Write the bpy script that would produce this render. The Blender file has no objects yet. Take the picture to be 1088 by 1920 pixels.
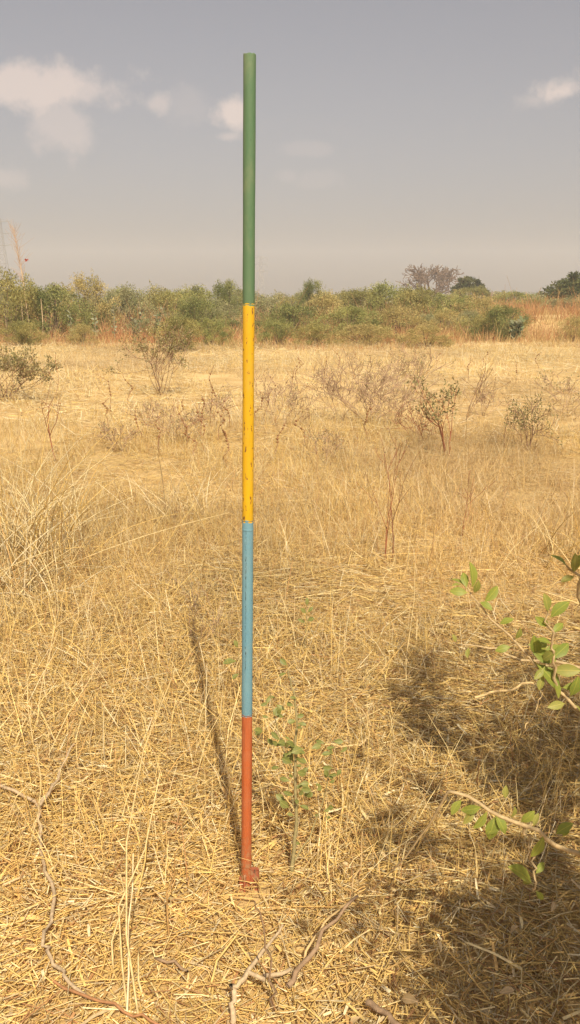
import bpy, math, random
import numpy as np
from mathutils import Vector, Matrix

# ------------------------------------------------------------------ camera, sky, sun, exposure
scene = bpy.context.scene
COL = scene.collection
CAM_H = 1.5
PITCH = math.radians(13.3)
F = 1650.0                       # focal length in pixels of the 1088 x 1920 photograph
cd = bpy.data.cameras.new('camera')
cd.sensor_fit = 'VERTICAL'; cd.sensor_height = 36.0; cd.sensor_width = 36.0
cd.lens = F / 1920 * 36.0
cd.clip_start = 0.05; cd.clip_end = 4000
cam = bpy.data.objects.new('camera', cd); COL.objects.link(cam)
cam.location = (0, 0, CAM_H); cam.rotation_euler = (math.pi / 2 - PITCH, 0, 0)
scene.camera = cam

SUN_EL = math.radians(47); SUN_AZ = math.radians(168.4)      # azimuth clockwise from +Y
TOSUN = np.array([math.sin(SUN_AZ) * math.cos(SUN_EL), math.cos(SUN_AZ) * math.cos(SUN_EL), math.sin(SUN_EL)])
sd = bpy.data.lights.new('sun', 'SUN'); sd.energy = 4.35; sd.angle = math.radians(0.6); sd.color = (1.0, 0.885, 0.67)
sun = bpy.data.objects.new('sun', sd); COL.objects.link(sun)
sun.rotation_euler = Vector(TOSUN).to_track_quat('Z', 'Y').to_euler(); sun.location = (3, -10, 20)

SKY_STRENGTH = 0.067
scene.view_settings.view_transform = 'Standard'; scene.view_settings.look = 'None'
scene.view_settings.exposure = 0.61; scene.view_settings.gamma = 1.0
scene.view_settings.use_curve_mapping = False
scene.cycles.max_bounces = 6; scene.cycles.diffuse_bounces = 3; scene.cycles.transparent_max_bounces = 8
scene.cycles.volume_bounces = 1
scene.cycles.use_denoising = True


def ray(px, py):
    u = (px - 544) / F; v = (960 - py) / F
    return np.array([u, math.cos(PITCH) + v * math.sin(PITCH), -math.sin(PITCH) + v * math.cos(PITCH)])


def at(px, py, Y):               # the point seen at a pixel, Y metres in front of the camera
    d = ray(px, py); t = Y / d[1]
    return np.array([d[0] * t, Y, CAM_H + d[2] * t])


def gp(px, py, h=0.0):           # the ground point seen at a pixel
    d = ray(px, py); t = (CAM_H - h) / -d[2]
    return np.array([d[0] * t, d[1] * t, h])


def project(P):
    P = np.asarray(P, float); x, y, z = P[..., 0], P[..., 1], P[..., 2] - CAM_H
    dep = y * math.cos(PITCH) - z * math.sin(PITCH); up = y * math.sin(PITCH) + z * math.cos(PITCH)
    return 544 + x / dep * F, 960 - up / dep * F, dep


world = bpy.data.worlds.new('World'); scene.world = world; world.use_nodes = True
nt = world.node_tree; nt.nodes.clear()


class NB:                        # small helper for building node graphs
    def __init__(s, nt): s.nt = nt
    def n(s, t, **k):
        o = s.nt.nodes.new(t)
        for a, b in k.items(): setattr(o, a, b)
        return o
    def put(s, sock, v):
        if isinstance(v, bpy.types.NodeSocket): s.nt.links.new(v, sock)
        else: sock.default_value = v
    def m(s, op, a, b=0.0, c=None, clamp=False):
        o = s.n('ShaderNodeMath', operation=op, use_clamp=clamp)
        s.put(o.inputs[0], a); s.put(o.inputs[1], b)
        if c is not None: s.put(o.inputs[2], c)
        return o.outputs[0]
    def smooth(s, v, a, b, lo=0.0, hi=1.0):
        o = s.n('ShaderNodeMapRange', interpolation_type='SMOOTHSTEP')
        s.put(o.inputs[0], v); s.put(o.inputs[1], a); s.put(o.inputs[2], b); s.put(o.inputs[3], lo); s.put(o.inputs[4], hi)
        return o.outputs[0]
    def mix(s, f, a, b, blend='MIX'):
        o = s.n('ShaderNodeMix', data_type='RGBA', blend_type=blend)
        s.put(o.inputs[0], f); s.put(o.inputs[6], a); s.put(o.inputs[7], b)
        return o.outputs[2]
    def noise(s, vec, scale, detail=3.0, rough=0.55, dim='3D'):
        o = s.n('ShaderNodeTexNoise', noise_dimensions=dim)
        if vec is not None: s.nt.links.new(vec, o.inputs['Vector'])
        o.inputs['Scale'].default_value = scale; o.inputs['Detail'].default_value = detail; o.inputs['Roughness'].default_value = rough
        return o.outputs[0]
    def mapping(s, vec, scale):
        o = s.n('ShaderNodeMapping'); s.nt.links.new(vec, o.inputs[0]); o.inputs['Scale'].default_value = scale
        return o.outputs[0]


b = NB(nt)
sky = b.n('ShaderNodeTexSky', sky_type='NISHITA'); sky.sun_disc = False
sky.sun_elevation = SUN_EL; sky.sun_rotation = SUN_AZ; sky.air_density = 1.0; sky.dust_density = 4.0; sky.ozone_density = 1.0
tc = b.n('ShaderNodeTexCoord'); sx = b.n('ShaderNodeSeparateXYZ'); nt.links.new(tc.outputs['Generated'], sx.inputs[0])
az = b.m('ARCTAN2', sx.outputs[0], sx.outputs[1]); el = b.m('ARCSINE', sx.outputs[2])
cl_noise = b.noise(tc.outputs['Generated'], 11.0, 5.0, 0.6)
cl_fine = b.noise(tc.outputs['Generated'], 34.0, 4.0, 0.6)
wob = b.m('ADD', b.m('MULTIPLY', b.m('SUBTRACT', cl_noise, 0.5), 2.0), b.m('MULTIPLY', b.m('SUBTRACT', cl_fine, 0.5), 1.5))
total = None
for (cx, cy, rx, ry, amt) in [(40, 160, 190, 40, 0.55), (165, 172, 85, 34, 0.42), (130, 235, 60, 55, 0.30), (436, 216, 40, 30, 0.6), (430, 256, 26, 12, 0.28),
                              (300, 193, 26, 20, 0.34), (350, 200, 50, 30, 0.10), (1045, 172, 70, 26, 0.62), (1000, 188, 50, 20, 0.25), (575, 279, 50, 13, 0.10),
                              (600, 337, 50, 15, 0.07), (538, 329, 20, 13, 0.10), (5, 335, 40, 26, 0.2), (1190, 150, 120, 50, 0.5), (-180, 150, 160, 50, 0.5)]:
    d = ray(cx, cy); d = d / np.linalg.norm(d)
    a0, e0 = math.atan2(d[0], d[1]), math.asin(d[2])
    q = b.m('ADD', b.m('POWER', b.m('ABSOLUTE', b.m('DIVIDE', b.m('SUBTRACT', az, a0), rx / F)), 2.0),
            b.m('POWER', b.m('ABSOLUTE', b.m('DIVIDE', b.m('SUBTRACT', el, e0), ry / F)), 2.0))
    q = b.m('ADD', b.m('POWER', q, 0.5), b.m('MULTIPLY', wob, 1.15))
    mk = b.smooth(q, 1.18, 0.25, 0.0, amt)
    total = mk if total is None else b.m('MAXIMUM', total, mk)
# thin scattered cloud over the rest of the sky
rest = b.smooth(b.noise(b.mapping(tc.outputs['Generated'], (1, 1, 2.2)), 3.1, 6.0, 0.6), 0.60, 0.80, 0.0, 0.55)
rest = b.m('MULTIPLY', rest, b.smooth(el, 0.30, 0.50))
total = b.m('MAXIMUM', total, rest)
hs = b.n('ShaderNodeHueSaturation'); hs.inputs['Saturation'].default_value = 0.44; nt.links.new(sky.outputs[0], hs.inputs['Color'])
tint = b.mix(1.0, hs.outputs[0], (1.0, 0.925, 0.905, 1), 'MULTIPLY')
cloudy = b.mix(total, tint, (9.2, 7.4, 6.4, 1))
bg = b.n('ShaderNodeBackground'); nt.links.new(cloudy, bg.inputs[0]); bg.inputs[1].default_value = SKY_STRENGTH
wo = b.n('ShaderNodeOutputWorld'); nt.links.new(bg.outputs[0], wo.inputs[0])

# ------------------------------------------------------------------ helpers
rng = np.random.default_rng(7)
random.seed(7)


def tag(o, label=None, cat=None, group=None, kind=None):
    if label: o['label'] = label
    if cat: o['category'] = cat
    if group: o['group'] = group
    if kind: o['kind'] = kind
    return o


def empty(name, loc, label, cat, group=None):
    o = bpy.data.objects.new(name, None); COL.objects.link(o); o.location = loc
    o.empty_display_size = 0.1
    return tag(o, label, cat, group)


def link(name, me, parent=None, loc=None, rot=None):
    o = bpy.data.objects.new(name, me); COL.objects.link(o)
    if parent is not None: o.parent = parent
    if loc is not None: o.location = loc
    if rot is not None: o.rotation_euler = rot
    return o


def np_mesh(name, verts, faces, mat, cols=None, smooth=True):
    """faces: (N,k) int array of k-gons"""
    me = bpy.data.meshes.new(name)
    verts = np.asarray(verts, np.float32); faces = np.asarray(faces, np.int32)
    n, k = faces.shape
    me.vertices.add(len(verts)); me.vertices.foreach_set('co', verts.ravel())
    me.loops.add(n * k); me.loops.foreach_set('vertex_index', faces.ravel())
    me.polygons.add(n); me.polygons.foreach_set('loop_start', np.arange(0, n * k, k, dtype=np.int32))
    try: me.polygons.foreach_set('loop_total', np.full(n, k, np.int32))
    except Exception: pass
    me.polygons.foreach_set('use_smooth', np.full(n, smooth, bool))
    me.update(calc_edges=True)
    if cols is not None:
        at_ = me.color_attributes.new('Col', 'FLOAT_COLOR', 'POINT')
        c = np.ones((len(verts), 4), np.float32); c[:, :3] = cols
        at_.data.foreach_set('color', c.ravel())
    if mat: me.materials.append(mat)
    return me


def fbm(x, y, s, seed=0, oct=3):
    """cheap smooth value noise in numpy, 0..1"""
    out = np.zeros_like(np.asarray(x, float)); amp = 1.0; tot = 0
    for o in range(oct):
        fx, fy = np.asarray(x) / s * 2 ** o + 17.3 * seed, np.asarray(y) / s * 2 ** o - 9.1 * seed
        ix, iy = np.floor(fx).astype(np.int64), np.floor(fy).astype(np.int64)
        tx, ty = fx - ix, fy - iy
        tx, ty = tx * tx * (3 - 2 * tx), ty * ty * (3 - 2 * ty)
        def h(i, j):
            v = (i * 374761393 + j * 668265263 + (seed + o * 31) * 69069) & 0x7fffffff
            v = ((v ^ (v >> 13)) * 1274126177) & 0x7fffffff
            return ((v ^ (v >> 16)) & 0xffff) / 65535.0
        out += amp * ((h(ix, iy) * (1 - tx) + h(ix + 1, iy) * tx) * (1 - ty) + (h(ix, iy + 1) * (1 - tx) + h(ix + 1, iy + 1) * tx) * ty)
        tot += amp; amp *= 0.5
    return out / tot


def gz(x, y):
    """height of the ground"""
    x = np.asarray(x, float); y = np.asarray(y, float)
    r = np.hypot(x, y)
    near = 0.05 * (fbm(x, y, 1.1, 3) - 0.5) * np.clip((np.hypot(x + .1, y - 2.03) - .15) / .5, 0, 1)
    mid = 0.22 * (fbm(x, y, 6.0, 5) - 0.5) * np.clip((r - 4) / 8, 0, 1)
    bank = 0.95 * np.clip((x - 8.5) / 3.0, 0, 1) ** 2 * np.clip((y - 42) / 6, 0, 1) * np.clip((140 - y) / 60, 0, 1)
    far = 0.8 * (fbm(x, y, 60.0, 9) - 0.5) * np.clip((r - 90) / 120, 0, 1)
    return near + mid + bank + far


def on_ground(P):
    P = np.array(P, float); P[2] = float(gz(P[0], P[1])); return P


# ------------------------------------------------------------------ materials
MATS = {}


def mat_attr(name, rough=0.6, trans=0.2, spec=0.25):
    if name in MATS: return MATS[name]
    m = bpy.data.materials.new(name); m.use_nodes = True; q = NB(m.node_tree); N = m.node_tree.nodes; N.clear()
    a = q.n('ShaderNodeAttribute', attribute_name='Col')
    geo = q.n('ShaderNodeNewGeometry')
    v = q.smooth(q.noise(geo.outputs['Position'], 90.0, 2.0), 0.25, 0.75, 0.78, 1.16)
    vc = q.n('ShaderNodeCombineColor'); [q.put(vc.inputs[i], v) for i in range(3)]
    c = q.mix(1.0, a.outputs['Color'], vc.outputs[0], 'MULTIPLY')
    p = q.n('ShaderNodeBsdfPrincipled'); q.put(p.inputs['Base Color'], c); p.inputs['Roughness'].default_value = rough
    p.inputs['Specular IOR Level'].default_value = spec
    t = q.n('ShaderNodeBsdfTranslucent'); q.put(t.inputs[0], c)
    mx = q.n('ShaderNodeMixShader'); mx.inputs[0].default_value = trans
    m.node_tree.links.new(p.outputs[0], mx.inputs[1]); m.node_tree.links.new(t.outputs[0], mx.inputs[2])
    o = q.n('ShaderNodeOutputMaterial'); m.node_tree.links.new(mx.outputs[0], o.inputs[0])
    MATS[name] = m; return m


def mat_bark(name, c1, c2, scale=30.0, rough=0.85):
    if name in MATS: return MATS[name]
    m = bpy.data.materials.new(name); m.use_nodes = True; q = NB(m.node_tree); N = m.node_tree.nodes
    p = N['Principled BSDF']; tcn = q.n('ShaderNodeTexCoord')
    n1 = q.noise(q.mapping(tcn.outputs['Object'], (1, 1, .35)), scale, 5.0, 0.65)
    q.put(p.inputs['Base Color'], q.mix(q.smooth(n1, 0.3, 0.7), (*c1, 1), (*c2, 1)))
    p.inputs['Roughness'].default_value = rough; p.inputs['Specular IOR Level'].default_value = 0.2
    bp = q.n('ShaderNodeBump'); bp.inputs['Strength'].default_value = 0.4; bp.inputs['Distance'].default_value = 0.002
    m.node_tree.links.new(n1, bp.inputs['Height']); m.node_tree.links.new(bp.outputs[0], p.inputs['Normal'])
    MATS[name] = m; return m


def mat_leaf(name, c1, c2, trans=0.3):
    """single leaves: two tones, a paler midrib, light shining through"""
    if name in MATS: return MATS[name]
    m = bpy.data.materials.new(name); m.use_nodes = True; q = NB(m.node_tree); N = m.node_tree.nodes; N.clear()
    tcn = q.n('ShaderNodeTexCoord'); oi = q.n('ShaderNodeObjectInfo'); s = q.n('ShaderNodeSeparateXYZ')
    m.node_tree.links.new(tcn.outputs['Object'], s.inputs[0])
    base = q.mix(oi.outputs['Random'], (*c1, 1), (*c2, 1))
    blot = q.smooth(q.noise(tcn.outputs['Object'], 160.0, 4.0), 0.35, 0.7, 0.0, 0.35)
    base = q.mix(blot, base, (c2[0] * 1.3, c2[1] * 1.05, c2[2] * .8, 1))
    rib = q.smooth(q.m('ABSOLUTE', s.outputs[0]), 0.0012, 0.0003, 0.0, 0.55)
    base = q.mix(rib, base, (c2[0] * 1.5 + .05, c2[1] * 1.3 + .05, c2[2] * 1.4, 1))
    p = q.n('ShaderNodeBsdfPrincipled'); q.put(p.inputs['Base Color'], base); p.inputs['Roughness'].default_value = 0.5
    p.inputs['Specular IOR Level'].default_value = 0.35
    t = q.n('ShaderNodeBsdfTranslucent'); q.put(t.inputs[0], base)
    mx = q.n('ShaderNodeMixShader'); mx.inputs[0].default_value = trans
    m.node_tree.links.new(p.outputs[0], mx.inputs[1]); m.node_tree.links.new(t.outputs[0], mx.inputs[2])
    o = q.n('ShaderNodeOutputMaterial'); m.node_tree.links.new(mx.outputs[0], o.inputs[0])
    MATS[name] = m; return m


def mat_paint(name, col, col2, chip, chip_thr, lo=None, hi=None, line_x=None, line_z=(0, 0), streak=0.0, rough=0.5):
    """weathered enamel on a steel tube; object space: z up the rod"""
    m = bpy.data.materials.new(name); m.use_nodes = True; q = NB(m.node_tree); N = m.node_tree.nodes
    p = N['Principled BSDF']; tcn = q.n('ShaderNodeTexCoord'); ob = tcn.outputs['Object']
    s = q.n('ShaderNodeSeparateXYZ'); m.node_tree.links.new(ob, s.inputs[0])
    n1 = q.noise(q.mapping(ob, (30, 30, 4)), 1.0, 4.0, 0.6)
    c = q.mix(q.smooth(n1, 0.3, 0.72), (*col, 1), (*col2, 1))
    fine = q.noise(q.mapping(ob, (260, 260, 40)), 1.0, 3.0, 0.6)
    c = q.mix(q.smooth(fine, 0.5, 0.8, 0.0, 0.18), c, (col[0] * .5, col[1] * .5, col[2] * .5, 1))
    ch = q.noise(q.mapping(ob, (150, 150, 62)), 1.0, 3.0, 0.55)
    mask = q.smooth(ch, chip_thr, chip_thr + 0.02)
    if line_x is not None:      # a worn line of chips along the tube
        near = q.smooth(q.m('ABSOLUTE', q.m('SUBTRACT', s.outputs[0], line_x)), 0.0022, 0.0008)
        rng_ = q.m('MULTIPLY', q.smooth(s.outputs[2], line_z[0], line_z[0] + .02), q.smooth(s.outputs[2], line_z[1], line_z[1] - .02))
        lm = q.smooth(q.noise(q.mapping(ob, (420, 1, 70)), 1.0, 4.0, .75), 0.50, 0.56)
        front = q.m('LESS_THAN', s.outputs[1], 0.0)
        mask = q.m('MAXIMUM', mask, q.m('MULTIPLY', q.m('MULTIPLY', near, rng_), q.m('MULTIPLY', lm, front)))
    if streak:
        st = q.smooth(q.noise(q.mapping(ob, (300, 300, 7)), 1.0, 3.0), 0.52, 0.70, 0.0, streak)
        c = q.mix(st, c, (col[0] * .45, col[1] * .45, col[2] * .6, 1))
    rag = q.m('MULTIPLY', q.m('SUBTRACT', q.noise(q.mapping(ob, (90, 90, 40)), 1.0, 3.0), 0.5), 0.016)
    zr = q.m('ADD', s.outputs[2], rag)
    if lo: c = q.mix(q.m('LESS_THAN', zr, lo[0] + .0015), c, (*lo[1], 1))
    if hi: c = q.mix(q.m('GREATER_THAN', zr, hi[0] - .0015), c, (*hi[1], 1))
    dust = q.smooth(q.noise(q.mapping(ob, (18, 18, 9)), 1.0, 5.0, .7), 0.45, 0.75, 0.0, 0.17)
    c = q.mix(dust, c, (.36, .29, .18, 1))
    mud = q.m('MULTIPLY', q.smooth(s.outputs[2], 0.22, 0.0), q.smooth(q.noise(q.mapping(ob, (70, 70, 45)), 1.0, 5.0, .7), 0.42, 0.62, 0.0, 0.75))
    c = q.mix(mud, c, (.30, .21, .11, 1))
    c = q.mix(mask, c, (*chip, 1))
    q.put(p.inputs['Base Color'], c)
    q.put(p.inputs['Roughness'], q.smooth(n1, 0.2, 0.8, rough, rough + .2)); p.inputs['Specular IOR Level'].default_value = 0.35
    bp = q.n('ShaderNodeBump'); bp.inputs['Strength'].default_value = 0.35; bp.inputs['Distance'].default_value = 0.0012
    hh = q.m('SUBTRACT', n1, q.m('MULTIPLY', mask, 0.6))
    m.node_tree.links.new(hh, bp.inputs['Height']); m.node_tree.links.new(bp.outputs[0], p.inputs['Normal'])
    return m


M_STRAW = mat_attr('dry_straw', 0.55, 0.32, 0.25)
M_FOL = mat_attr('foliage_tones', 0.6, 0.32, 0.2)
M_TWIG = mat_attr('twig_tones', 0.8, 0.0, 0.15)

# ------------------------------------------------------------------ ground
gm = bpy.data.materials.new('dry_ground'); gm.use_nodes = True; q = NB(gm.node_tree); p = gm.node_tree.nodes['Principled BSDF']
geo = q.n('ShaderNodeNewGeometry'); pos = geo.outputs['Position']
big = q.noise(pos, 0.16, 4.0); med = q.noise(pos, 1.3, 5.0, 0.62); fin = q.noise(pos, 60.0, 4.0, 0.7)
gc = q.mix(q.smooth(med, 0.35, 0.68), (0.50, 0.34, 0.15, 1), (0.62, 0.45, 0.22, 1))
gc = q.mix(q.smooth(big, 0.52, 0.70, 0.0, 0.6), gc, (0.36, 0.28, 0.19, 1))
gc = q.mix(q.smooth(fin, 0.45, 0.75, 0.0, 0.40), gc, (0.34, 0.20, 0.085, 1))
q.put(p.inputs['Base Color'], gc); p.inputs['Roughness'].default_value = 0.95; p.inputs['Specular IOR Level'].default_value = 0.1
bp = q.n('ShaderNodeBump'); bp.inputs['Strength'].default_value = 0.7; bp.inputs['Distance'].default_value = 0.02
gm.node_tree.links.new(fin, bp.inputs['Height']); gm.node_tree.links.new(bp.outputs[0], p.inputs['Normal'])

NX, NY = 150, 260
ux = np.linspace(-1, 1, NX); uy = np.linspace(-0.32, 1, NY)
gx = np.sinh(ux * 7.2) / np.sinh(7.2) * 800; gy = np.sinh(uy * 7.2) / np.sinh(7.2) * 800
GX, GY = np.meshgrid(gx, gy); gv = np.stack([GX, GY, gz(GX, GY)], -1).reshape(-1, 3)
ii = (np.arange(NY - 1)[:, None] * NX + np.arange(NX - 1)[None, :]).ravel()
gf = np.stack([ii, ii + 1, ii + NX + 1, ii + NX], 1)
tag(link('ground', np_mesh('ground', gv, gf, gm)), kind='structure')

# ------------------------------------------------------------------ straw and grass (nobody could count it)
PAL = np.array([[.79, .56, .205], [.83, .65, .33], [.73, .49, .175], [.61, .38, .145], [.64, .48, .27], [.47, .25, .11], [.86, .72, .45]]) * np.array([1.0, 1.02, 1.06])


def straw_cols(n, w, x=None, y=None):
    w = np.array(w, float); w /= w.sum()
    c = PAL[rng.choice(len(PAL), n, p=w)] * rng.uniform(.82, 1.15, (n, 1))
    if x is not None:            # weathered, browner patches away from the rod
        far = np.clip((y - 3.2) / 3.0, 0, 1)
        br = np.clip((fbm(x, y * .7, 1.5 + .10 * np.median(y), 77, 3) - .47) / .16, 0, 1) * far
        c = c * (1 - .40 * br[:, None]) + np.array([.46, .31, .185]) * (.40 * br[:, None])
        c = c * (1 - .17 * far)[:, None] * np.array([1, 1.015, 1.0])
    return c


def unit(v): return v / np.maximum(np.linalg.norm(v, axis=-1, keepdims=True), 1e-9)


def blades(base, dirv, length, width, bend, cols, segs=2, side=None, tube=False, taper=0.65):
    """curved strips (or three-sided straws); returns verts, quads, cols"""
    n = len(base); dirv = unit(dirv)
    if side is None:
        side = unit(np.cross(dirv, rng.normal(size=(n, 3))))
    nrm = unit(np.cross(dirv, side))
    k = 3 if tube else 2
    rings = []
    for i in range(segs + 1):
        t = i / segs
        c = base + dirv * (length * t)[:, None] + bend * (length * t * t)[:, None]
        w = (width * .5 * (1 - taper * t))[:, None]
        if tube:
            rings.append(np.stack([c + side * w, c - side * w * .5 + nrm * w * .87, c - side * w * .5 - nrm * w * .87], 1))
        else:
            rings.append(np.stack([c - side * w, c + side * w], 1))
    V = np.stack(rings, 1).reshape(n, -1, 3)          # n, (segs+1)*k, 3
    fs = []
    for i in range(segs):
        for j in range(k if tube else 1):
            j2 = (j + 1) % k
            fs.append([i * k + j, i * k + j2, (i + 1) * k + j2, (i + 1) * k + j])
    fs = np.array(fs)
    per = (segs + 1) * k
    Fc = (fs[None] + (np.arange(n) * per)[:, None, None]).reshape(-1, 4)
    C = np.repeat(cols, per, axis=0)
    return V.reshape(-1, 3), Fc, C


ORD = 'first second third fourth fifth sixth seventh eighth ninth tenth eleventh twelfth thirteenth fourteenth fifteenth sixteenth seventeenth eighteenth nineteenth twentieth'.split() + ['twenty ' + o for o in 'first second third fourth fifth sixth seventh eighth ninth'.split()]


class Acc:
    def __init__(s): s.v, s.f, s.c, s.n = [], [], [], 0
    def add(s, V, Fc, C):
        s.v.append(V); s.f.append(Fc + s.n); s.c.append(C); s.n += len(V)
    def mesh(s, name, mat): return np_mesh(name, np.concatenate(s.v), np.concatenate(s.f), mat, np.concatenate(s.c))


def spots(n, y0, y1, hw0=0.55, slope=0.46, power=1.0):
    """random points in the wedge of ground the camera looks over, with a margin at each side"""
    t = rng.uniform(0, 1, n * 3); y = y0 + (y1 - y0) * t ** power
    x = rng.uniform(-1, 1, n * 3) * (hw0 + slope * y1)
    keep = np.abs(x) < hw0 + slope * y
    return x[keep][:n], y[keep][:n]


def lying(n, y0, y1, L, W, w, lift, tube, segs, pit=0.16, power=1.0, fade=None):
    x, y = spots(n, y0, y1, power=power)
    clear = (np.hypot(x + .105, y - 2.0) < .055) | ((y > 9) & (fbm(x, y * .6, 2.4, 55, 3) < .36))
    if fade:                     # thins out irregularly towards fade[1]
        tt = (y - fade[0]) / (fade[1] - fade[0]) + (fbm(x, y, .7, 91, 3) - .5) * .8
        clear |= rng.uniform(size=len(x)) < np.clip(tt, 0, 1)
    x, y = x[~clear], y[~clear]; n = len(x)
    dens = fbm(x, y, .5, 11, 2)
    ang = rng.uniform(0, 2 * np.pi, n) + 0.0
    swirl = fbm(x, y, .35, 21, 2) * 6.0
    ang = np.where(rng.uniform(size=n) < .30, swirl + rng.normal(0, .45, n), ang)
    pitch = np.abs(rng.normal(0, pit, n)) - .03
    d = np.stack([np.cos(ang) * np.cos(pitch), np.sin(ang) * np.cos(pitch), np.sin(pitch)], 1)
    L_ = rng.gamma(3.0, L / 3.0, n).clip(.025, .40); W_ = rng.uniform(.55, 1.5, n) * W
    z = gz(x, y) + rng.uniform(.002, lift, n) * (0.4 + dens)
    side = np.stack([-np.sin(ang), np.cos(ang), rng.normal(0, .35, n)], 1); side = unit(side)
    bend = np.stack([-np.sin(ang), np.cos(ang), np.zeros(n)], 1) * rng.normal(0, .12, n)[:, None] + np.array([0, 0, -.06])
    cols = straw_cols(n, w, x, y)
    tone = fbm(x, y, 1.7, 31, 3)
    cols = cols * (0.70 + .62 * tone)[:, None]
    return blades(np.stack([x, y, z], 1), d, L_, W_, bend, cols, segs, side, tube, 0.35)


def standing(n, y0, y1, L, W, w, tilt, segs=2, tube=False, seed=41, cl=0.5, power=1.0, thr=0.0, bendk=.25):
    x, y = spots(n, y0, y1, power=power)
    g = fbm(x, y, cl, seed, 2); keep = g > thr; x, y, g = x[keep], y[keep], g[keep]; n = len(x)
    ang = rng.uniform(0, 2 * np.pi, n); tl = np.abs(rng.normal(0, tilt, n))
    d = np.stack([np.cos(ang) * np.sin(tl), np.sin(ang) * np.sin(tl), np.cos(tl)], 1)
    L_ = rng.gamma(5.0, L / 5.0, n) * (.45 + 1.1 * g); W_ = rng.uniform(.6, 1.4, n) * W
    a2 = ang + rng.normal(0, .8, n)
    bend = np.stack([np.cos(a2), np.sin(a2), np.full(n, -.4)], 1) * np.abs(rng.normal(0, bendk, n))[:, None]
    cols = straw_cols(n, w, x, y) * (0.68 + .66 * fbm(x, y, 1.7 + .1 * y0, 31, 3))[:, None]
    return blades(np.stack([x, y, gz(x, y) - .004], 1), d, L_, W_, bend, cols, segs, None, tube, 0.6)


WN = [5, 3.2, 3.5, 2.2, 1.5, .8, 1.2]
a = Acc(); a.add(*lying(84000, 1.25, 5.6, .078, .0031, WN, .036, True, 2, .17, fade=(3.2, 5.5)))
a.add(*lying(70000, 1.25, 5.2, .034, .0030, [4, 3, 3, 2.4, 2, 1.2, 1], .05, True, 1, .25, fade=(3.0, 5.1)))
a.add(*lying(3500, 1.25, 4.2, .050, .0062, [3, 4, 2, 3, 4, 2, 3], .05, False, 2, .25))
tag(link('straw_litter', a.mesh('straw_litter', M_STRAW)), 'flattened golden straw litter covering the near ground around the rod', 'straw', kind='stuff')
a = Acc(); a.add(*lying(66000, 3.0, 10.5, .12, .0038, WN, .06, False, 2, .2, fade=(4.9, 3.1)))
a.add(*standing(34000, 2.0, 6.6, .13, .0026, WN, .5, 2, False, 41, .6, thr=.36))
a.add(*standing(30000, 5.0, 11.0, .17, .0036, [4, 4, 3, 2, 2, 1.0, 2], .42, 2, False, 42, .8, thr=.34))
tag(link('dry_stubble', a.mesh('dry_stubble', M_STRAW)), 'pale dry grass stubble standing behind the rod in the middle of the field', 'grass', kind='stuff')
WF = [3, 5, 1.5, .6, 2.0, .3, 6]
a = Acc(); a.add(*lying(60000, 9.5, 33.0, .22, .011, WF, .08, False, 1, .2, .9))
a.add(*standing(60000, 10.0, 33.0, .14, .007, WF, .5, 1, False, 43, 2.2, thr=.40, power=.9))
tag(link('pale_grass', a.mesh('pale_grass', M_STRAW)), 'bleached short grass of the open field in front of the bushes', 'grass', kind='stuff')


def tall_grass(n, y0, y1, L, W, base_cols, thr, seed):
    x, y = spots(n, y0, y1)
    edge = fbm(x, y * .3, 3.0, seed + 1, 3) * 6.0
    g = fbm(x, y, 4.0, seed, 3)
    keep = (g > thr) & (y > y0 + edge); x, y, g = x[keep], y[keep], g[keep]; n = len(x)
    ang = rng.uniform(0, 2 * np.pi, n); tl = np.abs(rng.normal(0, .25, n))
    d = np.stack([np.cos(ang) * np.sin(tl), np.sin(ang) * np.sin(tl), np.cos(tl)], 1)
    ramp = np.clip((y - y0 - 2) / 7, .35, 1)
    L_ = rng.gamma(8.0, L / 8.0, n) * (.5 + 1.0 * g) * ramp; W_ = rng.uniform(.6, 1.5, n) * W
    bend = np.stack([np.cos(ang), np.sin(ang), np.full(n, -.3)], 1) * rng.uniform(.05, .35, n)[:, None]
    bc = np.array(base_cols); hue = np.clip((fbm(x, y, 7.0, seed + 5, 3) - .3) / .4 + rng.normal(0, .22, n), 0, .999)
    cols = bc[(hue * len(bc)).astype(int)] * rng.uniform(.8, 1.2, (n, 1))
    return blades(np.stack([x, y, gz(x, y) - .01], 1), d, L_, W_, bend, cols, 2, None, False, .6)


RED = [[.52, .38, .17], [.47, .28, .12], [.44, .22, .10], [.38, .18, .09], [.46, .25, .12], [.54, .38, .17], [.40, .30, .12]]
a = Acc(); a.add(*tall_grass(60000, 27.0, 62.0, .46, .018, RED, .20, 61))
a.add(*tall_grass(26000, 34.0, 47.0, .95, .022, RED[1:5], .50, 66))
a.add(*tall_grass(20000, 55.0, 120.0, .8, .05, RED, .1, 71))
tag(link('rusty_grass', a.mesh('rusty_grass', M_STRAW)), 'rust coloured tall grass growing along the foot of the bushes', 'grass', kind='stuff')


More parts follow.
